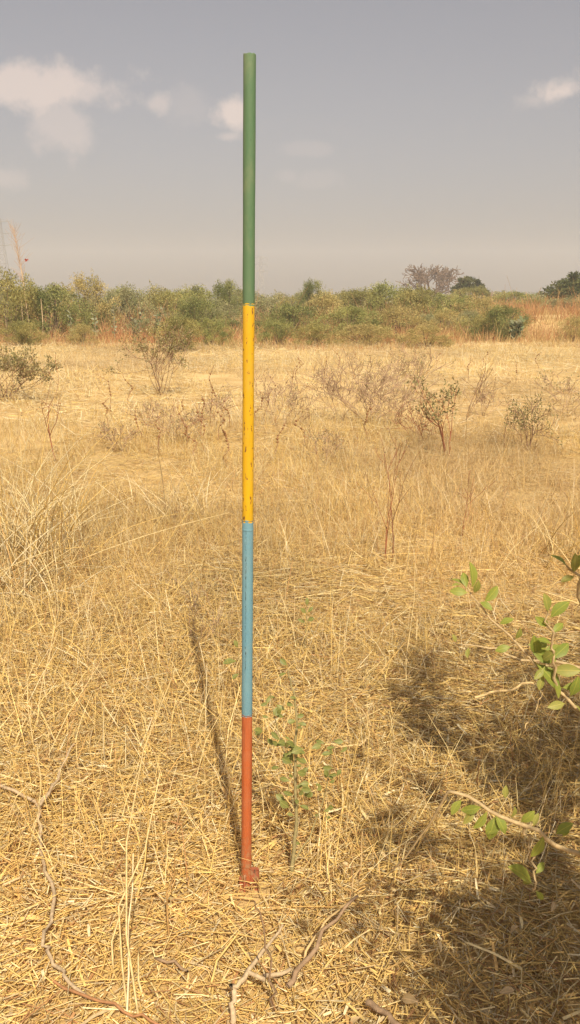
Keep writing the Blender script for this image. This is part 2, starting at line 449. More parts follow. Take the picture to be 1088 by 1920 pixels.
# ------------------------------------------------------------------ tubes and leaves
def tubes(lines, k, cols):
    """lines: list of (points, radii); one mesh of k-sided tapered tubes"""
    V, Fq, C, n = [], [], [], 0
    for li, (P, R) in enumerate(lines):
        P = np.asarray(P, float); R = np.asarray(R, float); m = len(P)
        T = np.gradient(P, axis=0); T = unit(T)
        ref = np.array([0.13, .97, .21]) if abs(T[0] @ np.array([0.13, .97, .21])) < .9 else np.array([.97, .1, .2])
        A = unit(np.cross(T, ref)); B = np.cross(T, A)
        th = np.linspace(0, 2 * np.pi, k, endpoint=False)
        ring = P[:, None] + (A[:, None] * np.cos(th)[None, :, None] + B[:, None] * np.sin(th)[None, :, None]) * R[:, None, None]
        V.append(ring.reshape(-1, 3))
        i, j = np.meshgrid(np.arange(m - 1), np.arange(k), indexing='ij')
        Fq.append((np.stack([i * k + j, i * k + (j + 1) % k, (i + 1) * k + (j + 1) % k, (i + 1) * k + j], -1).reshape(-1, 4)) + n)
        cc = np.asarray(cols[li % len(cols)]); C.append(np.tile(cc, (m * k, 1))); n += m * k
    return np.concatenate(V), np.concatenate(Fq), np.concatenate(C)


def tube_mesh(name, lines, k, cols, mat=None):
    V, Fq, C = tubes(lines, k, cols); return np_mesh(name, V, Fq, mat or M_TWIG, C)


def grow(start, d, length, radius, depth, R, spread=.55, kids=(2, 4), ratio=.68, up=.12, wig=.12, out=None, tips=None, lvl=0):
    """recursive limbs; collects polylines and twig ends"""
    if out is None: out, tips = [], []
    pts = [np.array(start, float)]; d = np.array(d, float); d /= np.linalg.norm(d); rr = [radius]; m = 4
    for i in range(m):
        d = d + R.normal(0, wig, 3) + np.array([0, 0, up]); d /= np.linalg.norm(d)
        pts.append(pts[-1] + d * length / m); rr.append(radius * (1 - .5 * (i + 1) / m))
    out.append((pts, rr, lvl))
    if depth == 0:
        tips.append((pts[-1], d)); tips.append((pts[-2], d)); return out, tips
    for c in range(int(R.integers(kids[0], kids[1] + 1))):
        i = int(R.integers(2, m + 1)) if c else m
        nd = d + R.normal(0, spread, 3); nd /= np.linalg.norm(nd)
        grow(pts[i], nd, length * ratio * R.uniform(.75, 1.2), rr[i] * .8, depth - 1, R, spread, kids, ratio, up, wig, out, tips, lvl + 1)
    return out, tips


def leaf_cards(P, D, L, W, cols, R):
    """bent leaf-shaped quads (a rhombus folded along its rib): P base, D direction"""
    n = len(P); D = unit(D); S = unit(np.cross(D, R.normal(size=(n, 3)))); Nn = np.cross(S, D)
    L = np.broadcast_to(L, n)[:, None]; W = np.broadcast_to(W, n)[:, None]
    v = np.stack([P, P + D * L * .5 + S * W * .5 + Nn * W * .18, P + D * L, P + D * L * .5 - S * W * .5 + Nn * W * .18], 1)
    f = np.arange(n * 4).reshape(n, 4)
    return v.reshape(-1, 3), f, np.repeat(cols, 4, axis=0)


def leaf_shape(name, L, W, mat, fold=.25, droop=.25, pet=.12, widest=.55):
    """one leaf: stalk at the origin, blade along +Y, about 20 triangles"""
    ts = [0, pet, .28, .45, .62, .80, .93, 1.0]
    V, Fc = [], []
    for t in ts:
        u = max(0.0, (t - pet) / (1 - pet))
        w = W * .5 * (math.sin(math.pi * u ** (math.log(.5) / math.log(widest))) ** .8 if 0 < u < 1 else 0.02)
        w = max(w, W * .02); z = -droop * L * t * t + .06 * L * math.sin(3 * t)
        V += [(-w, L * t, z + fold * w), (0, L * t, z), (w, L * t, z + fold * w)]
    for i in range(len(ts) - 1):
        q0 = i * 3; Fc += [(q0, q0 + 1, q0 + 4, q0 + 3), (q0 + 1, q0 + 2, q0 + 5, q0 + 4)]
    return np_mesh(name, V, Fc, mat)


def orient(d, roll=0.0):
    """euler turning +Y onto d, upper side kept upwards then rolled"""
    d = Vector(d).normalized(); up = Vector((.15, -.75, .65)); x = d.cross(up)
    if x.length < .05: x = d.cross(Vector((1, 0, 0)))
    x.normalize(); z = x.cross(d)
    return (Matrix((x, d, z)).transposed() @ Matrix.Rotation(roll, 3, 'Y')).to_euler()


# ------------------------------------------------------------------ the measuring rod
ROD_R = 0.0134
base = np.array([-0.1153, 2.03, 0.0])
rod = empty('measuring_rod', base, 'slim upright rod painted in green, yellow, blue and orange bands, planted in the straw', 'rod')
rod.rotation_euler = (0, math.atan(.030 / 2.0), 0)


def tube_band(name, z0, z1, r, mat, label, capped=False):
    k = 28; V, Fc = [], []
    prof = [(z0, r * .985), (z0 + .0015, r)] + [(z0 + (z1 - z0) * t, r * (1 + .014 * math.sin(31 * t + 7 * z0))) for t in (.12, .25, .4, .55, .7, .85)] + [(z1 - .0015, r), (z1, r * .985)]
    if capped: prof += [(z1 - .0005, r * .80), (z1 - .05, r * .78)]
    R = np.random.default_rng(int(z1 * 10))
    for pi, (z, rr) in enumerate(prof):
        for j in range(k):
            t = 2 * math.pi * j / k
            jz = R.uniform(-.0015, .0015) if (capped and pi in (len(prof) - 3, len(prof) - 2)) else 0
            V.append((math.cos(t) * rr, math.sin(t) * rr, z + jz))
    for i in range(len(prof) - 1):
        for j in range(k):
            Fc.append((i * k + j, i * k + (j + 1) % k, (i + 1) * k + (j + 1) % k, (i + 1) * k + j))
    return tag(link(name, np_mesh(name, V, Fc, mat), rod), label)


MP_G = mat_paint('green_paint', (.066, .138, .068), (.10, .155, .084), (.06, .08, .05), .72, lo=(1.4995, (.66, .37, .004)), rough=.6)
MP_Y = mat_paint('yellow_paint', (.55, .32, .003), (.50, .285, .008), (.16, .07, .02), .632, lo=(.9995, (.15, .30, .36)), hi=(1.4985, (.10, .18, .09)), rough=.55)
MP_B = mat_paint('blue_paint', (.105, .235, .31), (.13, .255, .31), (.04, .065, .07), .71, lo=(.4995, (.42, .10, .03)), hi=(.9985, (.60, .33, .01)), line_x=-.0038, line_z=(.60, .99), rough=.5)
MP_O = mat_paint('orange_paint', (.38, .092, .026), (.345, .088, .028), (.20, .05, .03), .72, hi=(.4985, (.15, .30, .36)), streak=.55, rough=.55)
tube_band('orange_band', -.06, .4985, ROD_R, MP_O, 'orange painted lowest band with streaked worn paint')
tube_band('blue_band', .4995, .9985, ROD_R * 1.0, MP_B, 'pale blue band with a chipped line down its face')
tube_band('yellow_band', .9995, 1.4985, ROD_R, MP_Y, 'bright yellow band with small rust chips')
tube_band('green_band', 1.4995, 2.013, ROD_R * 1.01, MP_G, 'dull green topmost band with open tube end', True)
k = 28; V, Fc = [], []
for z, rr in [(.975, ROD_R * 1.0), (.976, ROD_R * 1.035), (.9795, ROD_R * 1.035), (.9805, ROD_R * 1.0)]:
    V += [(math.cos(2 * math.pi * j / k) * rr, math.sin(2 * math.pi * j / k) * rr, z) for j in range(k)]
for i in range(3):
    Fc += [(i * k + j, i * k + (j + 1) % k, (i + 1) * k + (j + 1) % k, (i + 1) * k + j) for j in range(k)]
link('joint_ring', np_mesh('joint_ring', V, Fc, MP_B), rod)
MP_F = mat_paint('foot_paint', (.36, .085, .035), (.29, .08, .04), (.15, .07, .04), .60, streak=.35, rough=.7)


def fin(angle, reach, h0, h1, th):
    """flat steel vane welded to the foot, its lower corner cut towards the ground"""
    c, s = math.cos(angle), math.sin(angle); V = []
    prof = [(ROD_R * .8, h0 + .01), (ROD_R + reach * .55, h0 + .012), (ROD_R + reach, h0 + .035), (ROD_R + reach, h1 - .004), (ROD_R + reach - .004, h1), (ROD_R * .8, h1 - .002)]
    for sgn in (-1, 1):
        V += [(x * c - sgn * th / 2 * s, x * s + sgn * th / 2 * c, z) for x, z in prof]
    n = len(prof); me = bpy.data.meshes.new('foot_fin')
    me.from_pydata(V, [], [list(range(n - 1, -1, -1)), list(range(n, 2 * n))] + [[i, (i + 1) % n, n + (i + 1) % n, n + i] for i in range(n)])
    me.materials.append(MP_F); me.update(); return link('foot_fin', me, rod)


fin(math.radians(-14), .021, -.035, .068, .004)
fin(math.radians(-100), .007, -.035, .052, .004)
fin(math.radians(205), .006, -.035, .042, .004)

# ------------------------------------------------------------------ leafy shrub at the right edge
SH = np.array([1.42, 1.55, 0.0]); SH[2] = float(gz(SH[0], SH[1])) - .02
shrub = empty('leafy_shrub', SH, 'broad leaved green shrub reaching its twigs in from the right edge and shading the straw', 'shrub')
R = np.random.default_rng(101)
M_LEAF = mat_leaf('shrub_leaf', (.19, .245, .045), (.27, .305, .06), .38)
M_LEAF_Y = mat_leaf('young_leaf', (.26, .29, .07), (.33, .33, .09), .4)
BARK1 = [[.42, .31, .17], [.46, .34, .19], [.38, .28, .15]]
LEAFM = [leaf_shape('shrub_leaf_a', .055, .024, M_LEAF, .3, .15), leaf_shape('shrub_leaf_b', .055, .027, M_LEAF, .15, .3), leaf_shape('shrub_leaf_c', .055, .023, M_LEAF_Y, .45, .05)]


def child_line(name, pts, r0, r1, parent, origin, cols, k=7, jit=.004):
    """a smooth limb through the given points"""
    P = np.asarray(pts, float); n = len(P); ts = np.linspace(0, n - 1, (n - 1) * 4 + 1); out = []
    for t in ts:
        i = min(int(t), n - 2); f = t - i
        p0, p1, p2, p3 = P[max(i - 1, 0)], P[i], P[i + 1], P[min(i + 2, n - 1)]
        out.append(.5 * ((2 * p1) + (-p0 + p2) * f + (2 * p0 - 5 * p1 + 4 * p2 - p3) * f * f + (-p0 + 3 * p1 - 3 * p2 + p3) * f ** 3))
    out = np.array(out); out[1:-1] += R.normal(0, jit, out[1:-1].shape)
    o = link(name, tube_mesh(name, [(out - origin, np.linspace(r0, r1, len(out)))], k, cols), parent)
    return o


def put_leaf(parent, origin, P, d, size, which=None, roll=None):
    i = int(R.integers(0, 3)) if which is None else which
    o = link('leaf', LEAFM[i], parent, np.asarray(P) - origin, orient(d, R.uniform(-.7, .7) if roll is None else roll))
    o.scale = (size * 1.15 / .055,) * 3
    return o


trunk_top = np.array([1.36, 1.62, .32])
child_line('trunk', [SH, [1.38, 1.58, .15], trunk_top], .024, .018, shrub, SH, BARK1, 9)
brA = child_line('branch', [trunk_top, [1.05, 1.70, .50], at(1120, 1345, 1.80), at(1045, 1292, 1.82), at(975, 1212, 1.84), at(905, 1142, 1.86), at(872, 1096, 1.87)], .0058, .0013, shrub, SH, BARK1, 7, .0015)
brB = child_line('branch', [at(1045, 1292, 1.82), at(1040, 1240, 1.80), at(1032, 1190, 1.79), at(1026, 1142, 1.78)], .004, .0016, shrub, SH, BARK1)
brC = child_line('branch', [trunk_top, [1.0, 1.50, .42], at(1110, 1605, 1.52), at(1010, 1560, 1.52), at(920, 1520, 1.54), at(846, 1484, 1.56), at(815, 1535, 1.60), at(760, 1608, 1.66), at(700, 1668, 1.72)], .0062, .0012, shrub, SH, BARK1, 7, .0015)
brD = child_line('branch', [at(985, 1548, 1.53), at(1000, 1600, 1.52), at(1004, 1650, 1.50), at(1000, 1672, 1.50)], .003, .0016, shrub, SH, BARK1)
brE = child_line('branch', [[1.2, 1.72, .48], at(1130, 1180, 2.0), at(1088, 1085, 2.0), at(1062, 1060, 2.0)], .007, .002, shrub, SH, BARK1)
brF = child_line('branch', [[1.05, 1.70, .50], at(1110, 1262, 1.95), at(980, 1235, 1.98), at(920, 1218, 2.0), at(850, 1205, 2.02)], .005, .0014, shrub, SH, BARK1)
for (pa, px, py, Y, dx, dy, dz, s, w) in [
        # tip of the upper twig
        (brA, 884, 1108, 1.86, .05, .2, 1.0, .056, 0), (brA, 880, 1112, 1.86, -.9, -.1, .18, .036, 1), (brA, 873, 1100, 1.87, -.7, .3, .6, .030, 1), (brA, 888, 1114, 1.86, .15, -.3, .8, .034, 2),
        (brA, 905, 1132, 1.86, .75, .2, .75, .046, 0), (brA, 898, 1128, 1.86, .5, -.5, -.1, .030, 1), (brA, 876, 1106, 1.86, -.15, .5, .8, .036, 0), (brA, 868, 1098, 1.87, -.8, -.3, .1, .024, 2),
        # big cluster half way
        (brA, 966, 1200, 1.84, .2, -.3, .8, .030, 2), (brA, 960, 1212, 1.84, -.8, -.2, -.1, .032, 1), (brA, 990, 1215, 1.83, .85, -.3, -.35, .058, 0), (brA, 985, 1210, 1.84, .9, .1, .05, .050, 1),
        (brA, 1000, 1240, 1.83, .8, -.4, -.7, .072, 0), (brA, 1010, 1246, 1.83, .85, .1, .75, .064, 1), (brA, 1015, 1240, 1.82, .35, -.5, .6, .044, 2), (brA, 1020, 1262, 1.82, -.3, -.3, -.9, .034, 2),
        (brA, 1035, 1270, 1.82, .4, -.6, -.7, .040, 1), (brA, 1022, 1250, 1.82, -.6, -.4, -.5, .034, 2), (brA, 1030, 1238, 1.82, .7, .2, .5, .052, 0), (brA, 1050, 1290, 1.82, .9, -.3, .2, .044, 0),
        (brA, 1062, 1318, 1.81, -.85, -.3, -.05, .042, 2), (brA, 1075, 1318, 1.80, .5, -.4, -.7, .040, 2), (brA, 1085, 1330, 1.80, .3, -.6, .5, .052, 0), (brA, 1096, 1322, 1.80, .4, .1, .9, .052, 1),
        # side twig
        (brB, 1028, 1150, 1.78, -.25, -.1, .9, .042, 2), (brB, 1030, 1162, 1.78, .5, -.1, .75, .048, 1), (brB, 1034, 1190, 1.79, .6, .3, .5, .034, 0), (brB, 1036, 1210, 1.79, -.6, .1, .4, .030, 1),
        (brE, 1064, 1064, 2.0, -.5, .2, .6, .040, 1), (brE, 1072, 1070, 2.0, .4, -.2, .8, .044, 0), (brE, 1086, 1086, 2.0, .6, -.3, .2, .052, 0), (brE, 1080, 1080, 2.0, -.7, -.2, -.2, .036, 2),
        (brF, 856, 1206, 2.02, -.3, 0, .7, .022, 2), (brF, 880, 1212, 2.01, -.2, -.5, -.6, .026, 2),
        # lower twig
        (brC, 905, 1512, 1.54, -.9, -.3, -.1, .036, 1), (brC, 915, 1518, 1.54, -.6, -.5, -.6, .040, 0), (brC, 930, 1526, 1.54, -.3, -.4, -.8, .044, 1), (brC, 948, 1532, 1.54, -.7, -.3, -.5, .042, 0),
        (brC, 956, 1536, 1.53, .2, -.2, .9, .028, 2), (brC, 948, 1500, 1.54, .0, .1, 1, .026, 2), (brC, 1000, 1552, 1.52, .3, .2, .8, .026, 2), (brC, 1055, 1570, 1.52, .2, -.2, .9, .028, 0),
        (brC, 868, 1498, 1.56, -.6, -.4, -.4, .032, 1), (brC, 1082, 1590, 1.52, .6, -.4, -.6, .046, 0),
        (brC, 925, 1522, 1.54, .5, -.5, -.7, .040, 0), (brC, 890, 1508, 1.55, -.5, -.4, -.7, .038, 2), (brC, 1020, 1562, 1.52, -.4, -.5, -.8, .044, 1), (brC, 1040, 1566, 1.52, .5, -.3, .7, .040, 0),
        (brC, 975, 1542, 1.53, .4, -.4, .6, .034, 1), (brA, 1005, 1228, 1.83, -.2, -.4, .8, .050, 0), (brA, 1028, 1256, 1.82, .9, -.3, .1, .060, 2), (brA, 1068, 1308, 1.81, .2, -.3, .9, .050, 0),
        (brA, 935, 1172, 1.85, .6, -.2, .5, .030, 1), (brE, 1076, 1076, 2.0, -.1, -.3, 1.0, .050, 2), (brB, 1032, 1176, 1.79, -.7, -.1, .5, .036, 0),
        (brD, 1000, 1660, 1.50, -.62, -.2, .72, .064, 0), (brD, 998, 1655, 1.50, -.8, -.2, .15, .018, 2), (brD, 1003, 1668, 1.50, .5, -.3, -.5, .022, 1), (brD, 1003, 1640, 1.50, .5, .2, .5, .026, 1)]:
    put_leaf(pa, SH, at(px, py, Y), (dx, dy, dz), s, w)

# the rest of the crown stands out of view at the right; it throws the shade on the straw
TS = TOSUN / TOSUN[2]


def inside(px, py, poly):
    ok = False; n = len(poly)
    for i in range(n):
        (x1, y1), (x2, y2) = poly[i], poly[i - 1]
        if (y1 > py) != (y2 > py) and px < (x2 - x1) * (py - y1) / (y2 - y1) + x1: ok = not ok
    return ok


SHADE = [[(745, 1195), (850, 1190), (930, 1235), (1010, 1180), (1130, 1150), (1130, 1510), (1010, 1500), (900, 1440), (830, 1405), (755, 1335)],
         [(680, 1530), (760, 1545), (870, 1640), (860, 1680), (780, 1620), (690, 1560)],
         [(880, 1715), (1000, 1670), (1130, 1620), (1130, 1980), (720, 1980), (790, 1870), (820, 1790)],
         [(590, 1700), (690, 1690), (700, 1715), (600, 1720)]]
GAPS = [(862, 1292, 48, 38), (990, 1560, 120, 60), (700, 1650, 60, 30), (930, 1770, 30, 22), (985, 1850, 50, 24), (1050, 1765, 34, 26), (860, 1900, 40, 22), (980, 1330, 40, 18), (1050, 1420, 35, 22)]
cl = []
for poly, want in zip(SHADE, (105, 6, 80, 2)):
    got = tries = 0; bx_ = np.array(poly)
    while got < want and tries < 20000:
        tries += 1
        px, py = R.uniform(bx_[:, 0].min(), bx_[:, 0].max()), R.uniform(bx_[:, 1].min(), bx_[:, 1].max())
        if not inside(px, py, poly) or any(((px - g[0]) / g[2]) ** 2 + ((py - g[1]) / g[3]) ** 2 < 1 for g in GAPS): continue
        z = R.uniform(.35, 2.2); P = gp(px, py, .04) + TS * z
        u, v, dep = project(P)
        if dep > .05 and u < 1110 + .14 / dep * F: continue
        if P[0] < .34: continue
        cl.append(P); got += 1
cl = np.array(cl)
limbs = []; lv, lf, lc = Acc(), None, None
tops = [np.array([1.30, 1.75, .8]), np.array([1.38, 1.35, .9]), np.array([1.15, 1.1, .85]), np.array([1.25, 1.55, 1.35]), np.array([1.0, 1.0, 1.35])]
for t in tops: limbs.append(([trunk_top, (trunk_top + t) / 2 + R.normal(0, .04, 3), t], [.013, .010, .007]))
lp, ld, ls = [], [], []
for P in cl:
    s0 = min(tops, key=lambda t: np.linalg.norm(t - P))
    limbs.append(([s0, (s0 + P) / 2 + R.normal(0, .03, 3), P], [.005, .0032, .0014]))
    for j in range(17):
        lp.append(P + R.normal(0, .045, 3)); ld.append(R.normal(0, 1, 3) + np.array([0, 0, .3])); ls.append(R.uniform(.04, .065))
lp, ld, ls = np.array(lp), np.array(ld), np.array(ls)
link('limbs', tube_mesh('limbs', [(np.array(a_) - SH, r_) for a_, r_ in limbs], 5, BARK1), shrub)
V, Fq, C = leaf_cards(lp - SH, ld, ls, ls * .48, np.array([.13, .17, .04]) * R.uniform(.7, 1.3, (len(lp), 1)), R)
tag(link('crown', np_mesh('crown', V, Fq, M_FOL, C), shrub), kind='stuff')

# ------------------------------------------------------------------ seedlings by the rod
M_SEED = mat_leaf('seedling_leaf', (.15, .175, .048), (.205, .22, .065), .3)
SEEDM = [leaf_shape('seedling_leaf_a', .036, .014, M_SEED, .2, .25, .15, .62), leaf_shape('seedling_leaf_b', .036, .018, M_SEED, .35, .1, .15, .62)]


def seedling(label, base_px, Y, lines, leaves, stemcols):
    B = at(base_px[0], base_px[1], Y); B = on_ground(B)
    root = empty('seedling', B, label, 'seedling')
    for pts, r0, r1 in lines:
        P = [at(x, y, yy) for x, y, yy in pts]
        if pts[0][:2] == base_px: P[0] = B - np.array([0, 0, .01])
        child_line('stem', P, r0, r1, root, B, stemcols, 6, .0015)
    for (x, y, yy, dx, dy, dz, s) in leaves:
        o = link('leaf', SEEDM[int(R.integers(0, 2))], root, at(x, y, yy) - B, orient((dx, dy, dz), R.uniform(-.5, .5))); o.scale = (s / .03,) * 3
    return root


Y0 = 2.07
leaves = []
for (x, y, s) in [(541, 1250, .024), (540, 1262, .020), (553, 1325, .020), (558, 1310, .018), (545, 1400, .030), (556, 1405, .030), (572, 1402, .034), (580, 1405, .028), (530, 1400, .028), (535, 1418, .026),
                  (565, 1418, .030), (548, 1424, .024), (528, 1440, .024), (576, 1452, .030), (572, 1470, .022), (560, 1486, .024), (568, 1492, .026), (576, 1498, .018), (558, 1510, .026), (545, 1516, .034),
                  (538, 1505, .030), (553, 1530, .020), (550, 1585, .016)]:
    leaves.append((x, y, Y0 + R.uniform(-.02, .02), R.choice([-1, 1]) * R.uniform(.3, 1), R.uniform(-.8, .3), R.uniform(-.1, .9), s))
for (x, y, s) in [(622, 1390, .026), (612, 1394, .024), (630, 1402, .024), (636, 1412, .022), (627, 1440, .026), (622, 1450, .022), (630, 1456, .020), (612, 1515, .024), (618, 1530, .022), (600, 1528, .018)]:
    leaves.append((x, y, Y0 + .06 + R.uniform(-.02, .02), R.normal(0, .7), R.uniform(-.8, .2), R.uniform(-.1, .9), s))
for (x, y, s) in [(508, 1302, .022), (515, 1320, .026), (528, 1325, .026), (526, 1338, .022), (535, 1345, .024), (520, 1310, .020), (495, 1372, .030), (487, 1376, .028), (500, 1382, .026), (512, 1340, .02)]:
    leaves.append((x, y, Y0 + .10 + R.uniform(-.02, .02), R.normal(0, .8), R.uniform(-.8, .2), R.uniform(-.3, .8), s))
for (ax, ay, bx2, by2, m_) in [(556, 1520, 554, 1400, 16), (554, 1440, 556, 1340, 8), (530, 1400, 510, 1310, 7), (600, 1530, 622, 1400, 9)]:
    for j in range(m_):
        t_ = R.uniform(); leaves.append((ax + (bx2 - ax) * t_ + R.normal(0, 5), ay + (by2 - ay) * t_ + R.normal(0, 5), Y0 + R.uniform(-.02, .05), R.normal(0, .8), R.uniform(-.8, .2), R.uniform(-.1, .9), R.uniform(.016, .030)))
GREYST = [[.30, .25, .12], [.26, .20, .095]]
seedling('spindly seedling with grey green leaves standing just right of the rod', (545, 1642), Y0,
         [([(545, 1642, Y0), (552, 1590, Y0), (556, 1520, Y0), (554, 1440, Y0), (556, 1340, Y0), (548, 1285, Y0), (540, 1255, Y0)], .0060, .0014),
          ([(556, 1520, Y0), (545, 1492, Y0), (541, 1470, Y0)], .0020, .0010),
          ([(548, 1620, Y0), (590, 1550, Y0 + .05), (613, 1470, Y0 + .06), (622, 1395, Y0 + .06)], .0022, .0010),
          ([(554, 1450, Y0), (530, 1400, Y0 + .06), (514, 1340, Y0 + .1), (507, 1298, Y0 + .1)], .0020, .0009)], leaves, GREYST)
B2 = gp(458, 1330)
seedling('little seedling with two pale leaves half hidden behind the blue band', (455, 1325), float(B2[1]),
         [([(455, 1325, B2[1]), (452, 1280, B2[1]), (450, 1240, B2[1]), (446, 1215, B2[1])], .0022, .001)],
         [(448, 1240, B2[1], -1, -.3, .05, .05), (449, 1236, B2[1], .9, -.3, .3, .045), (450, 1262, B2[1], -.6, -.4, -.3, .03), (446, 1216, B2[1], -.3, -.1, .9, .03)], GREYST)
B3 = gp(572, 1235)
seedling('thin green sprig standing in the stubble right of the blue band', (572, 1235), float(B3[1]),
         [([(572, 1235, B3[1]), (574, 1190, B3[1]), (576, 1135, B3[1])], .002, .001)],
         [(574, 1168, B3[1], -.8, -.3, .5, .032), (575, 1165, B3[1], .8, -.3, .5, .032), (575, 1152, B3[1], -.6, -.3, .8, .034), (576, 1150, B3[1], .6, -.2, .8, .032), (576, 1138, B3[1], 0, -.2, 1, .034)], GREYST)

# ------------------------------------------------------------------ twigs lying and standing near the camera
TW_D = [[.27, .18, .11]]; TW_G = [[.45, .335, .21]]; TW_R = [[.34, .17, .08]]; TW_P = [[.52, .37, .18]]


def ground_twig(label, pix, r0, r1, cols, heights=None, forks=()):
    P = []
    for i, (x, y) in enumerate(pix):
        h = .03 if heights is None else heights[i]
        g = gp(x, y, h); g[2] = h + float(gz(g[0], g[1])); P.append(g)
    B = P[0].copy(); root = empty('fallen_twig', B, label, 'twig')
    child_line('stem', P, r0, r1, root, B, cols, 7, .0042)
    for pts, hs in forks:
        Q = [gp(x, y, h) + np.array([0, 0, float(gz(*gp(x, y, h)[:2]))]) for (x, y), h in zip(pts, hs)]
        child_line('side_twig', Q, r1 * 1.4, r1 * .6, root, B, cols, 5, .003)


ground_twig('long crooked grey brown twig snaking through the straw at lower left', [(0, 1478), (62, 1505), (74, 1540), (82, 1620), (104, 1690), (88, 1740), (90, 1782), (120, 1825), (160, 1862)], .0052, .0042, TW_G,
            [.05, .06, .05, .04, .05, .05, .04, .04, .04], [([(74, 1520), (106, 1468), (140, 1400)], [.06, .07, .09])])
ground_twig('thin reddish runner lying across the bottom left corner', [(100, 1835), (190, 1875), (270, 1905), (330, 1935)], .0034, .0026, TW_R, [.04] * 4)
ground_twig('dark stick leaning up to the right below the rod', [(540, 1850), (578, 1795), (620, 1735), (672, 1680)], .0066, .0030, TW_D, [.03, .08, .13, .18])
ground_twig('bent hooked stick at the bottom edge below the rod', [(437, 1915), (438, 1870), (452, 1842), (500, 1834), (545, 1818)], .0064, .0045, TW_G, [.03, .06, .07, .06, .04], [([(452, 1842), (490, 1790), (530, 1735)], [.07, .08, .08])])
ground_twig('short brown twig end lying at the left of the hooked stick', [(290, 1800), (325, 1806), (352, 1822)], .0040, .0026, TW_D, [.03, .035, .03])
ground_twig('slender twig standing below the rod foot', [(510, 1900), (508, 1840), (500, 1760), (478, 1690)], .0030, .0014, TW_D, [.0, .10, .22, .33])
ground_twig('pale broken cane lying in the shade at right', [(890, 1310), (955, 1292), (1000, 1283)], .0052, .0046, TW_P, [.08, .10, .11])
ground_twig('pale bent straw loop lying right of the seedling', [(610, 1394), (680, 1392), (690, 1380), (684, 1340), (660, 1305)], .0034, .0022, [[.62, .45, .22]], [.06, .07, .07, .08, .09])
ground_twig('pale twig rising out of the straw at lower right of the seedling', [(560, 1830), (600, 1745), (640, 1700), (668, 1650), (680, 1560)], .0036, .0014, TW_P, [.0, .08, .13, .20, .33])
ground_twig('brown twig lying in the bottom right shade', [(690, 1880), (730, 1905), (790, 1945)], .0072, .0060, TW_D, [.04] * 3)
ground_twig('bare thin twig slanting in the right shade under the leaf cluster', [(985, 1368), (1006, 1330), (1018, 1300)], .0026, .0016, TW_P, [.08, .13, .17])

# dry leaves lying in the litter
M_DRY = mat_leaf('dry_leaf', (.40, .29, .15), (.50, .38, .21), .1)
DRYM = [leaf_shape('dry_leaf_a', .045, .024, M_DRY, .6, -.3), leaf_shape('dry_leaf_b', .045, .020, M_DRY, .9, .4)]
for (x, y, s, lb) in [(748, 1574, .050, 'pale curled dry leaf lying below the lower green twig'), (812, 1762, .042, 'pale oval dry leaf lying in the right foreground shade'),
                      (790, 1880, .062, 'long pale dry leaf lying at the bottom edge right of centre'), (640, 1620, .030, 'pink tinged dry leaf lying right of the seedling foot'), (516, 1638, .034, 'pale dry leaf lying right of the rod foot'),
                      (975, 1735, .036, 'small pale dry leaf in the lower right shade'), (1040, 1690, .036, 'pale dry leaf below the hanging green leaf at right'), (1035, 1560, .03, 'dry leaf beside the lower branch at right edge'),
                      (725, 1610, .03, 'small pale dry leaf in the sun below the lower twig'), (660, 1750, .032, 'pale dry leaf right of the dark leaning stick'), (1000, 1232, .030, 'pale dry leaf beneath the middle leaf cluster'),
                      (932, 1860, .045, 'brownish dry leaf near the bottom right corner'), (680, 1905, .05, 'crumpled pale dry leaf at the bottom edge')]:
    g = gp(x, y, .06); g[2] = .062 + float(gz(g[0], g[1]))
    o = link('fallen_leaf', DRYM[int(R.integers(0, 2))], None, g, (R.normal(0, .35), R.normal(0, .5), R.uniform(0, 6.28))); o.scale = (s * .8 / .045,) * 3
    tag(o, lb, 'leaf', 'dry leaves lying in the straw')


# ------------------------------------------------------------------ tall dry stalks in the foreground
def stalk(name, label, group, foot, tip, r, col, bow=.04, nodes=True, cat='grass stalk'):
    B = on_ground(gp(*foot)); Yt = B[1] + R.uniform(-.08, .15); T = at(tip[0], tip[1], Yt)
    mid = (B + T) / 2 + np.array([R.normal(0, bow), R.normal(0, bow), 0])
    P = np.array([B, B * .5 + mid * .5 + R.normal(0, .008, 3), mid, mid * .5 + T * .5 + R.normal(0, .01, 3), T])
    P[0, 2] -= .01
    me = tube_mesh(name, [(P - B, np.linspace(r, r * .45, 5))], 5, [col], M_STRAW)
    o = link(name, me, None, B); tag(o, label, cat, group); return o


for n_, (f, t, c) in enumerate(sorted([((262, 1915), (322, 1272), 1), ((240, 1900), (300, 1450), 1), ((252, 1700), (262, 1420), 0), ((236, 1925), (250, 1600), 6), ((213, 1830), (226, 1640), 1), ((318, 1760), (328, 1600), 3), ((305, 1700), (312, 1590), 3),
                  ((385, 1880), (366, 1690), 0), ((280, 1900), (262, 1780), 1), ((300, 1920), (312, 1830), 2)], key=lambda a_: a_[0][0])):
    stalk('grass_stalk', ORD[n_] + ' tall straw stalk from the left standing in the foreground left of the rod', 'straw stalks left of the rod', f, t, .0030, PAL[c])
for n_, (f, t, c) in enumerate(sorted([((372, 1330), (374, 1205), 6), ((328, 1330), (322, 1240), 1), ((66, 1420), (70, 1230), 1), ((70, 1380), (110, 1180), 1), ((150, 1340), (120, 1250), 0), ((20, 1420), (35, 1300), 1), ((280, 1340), (240, 1220), 0), ((35, 1640), (70, 1400), 1), ((10, 1560), (55, 1470), 1)], key=lambda a_: a_[0][0])):
    stalk('grass_stalk', ORD[n_] + ' thin pale straw from the left standing out of the left stubble', 'pale straws in the left stubble', f, t, .0026, PAL[c])
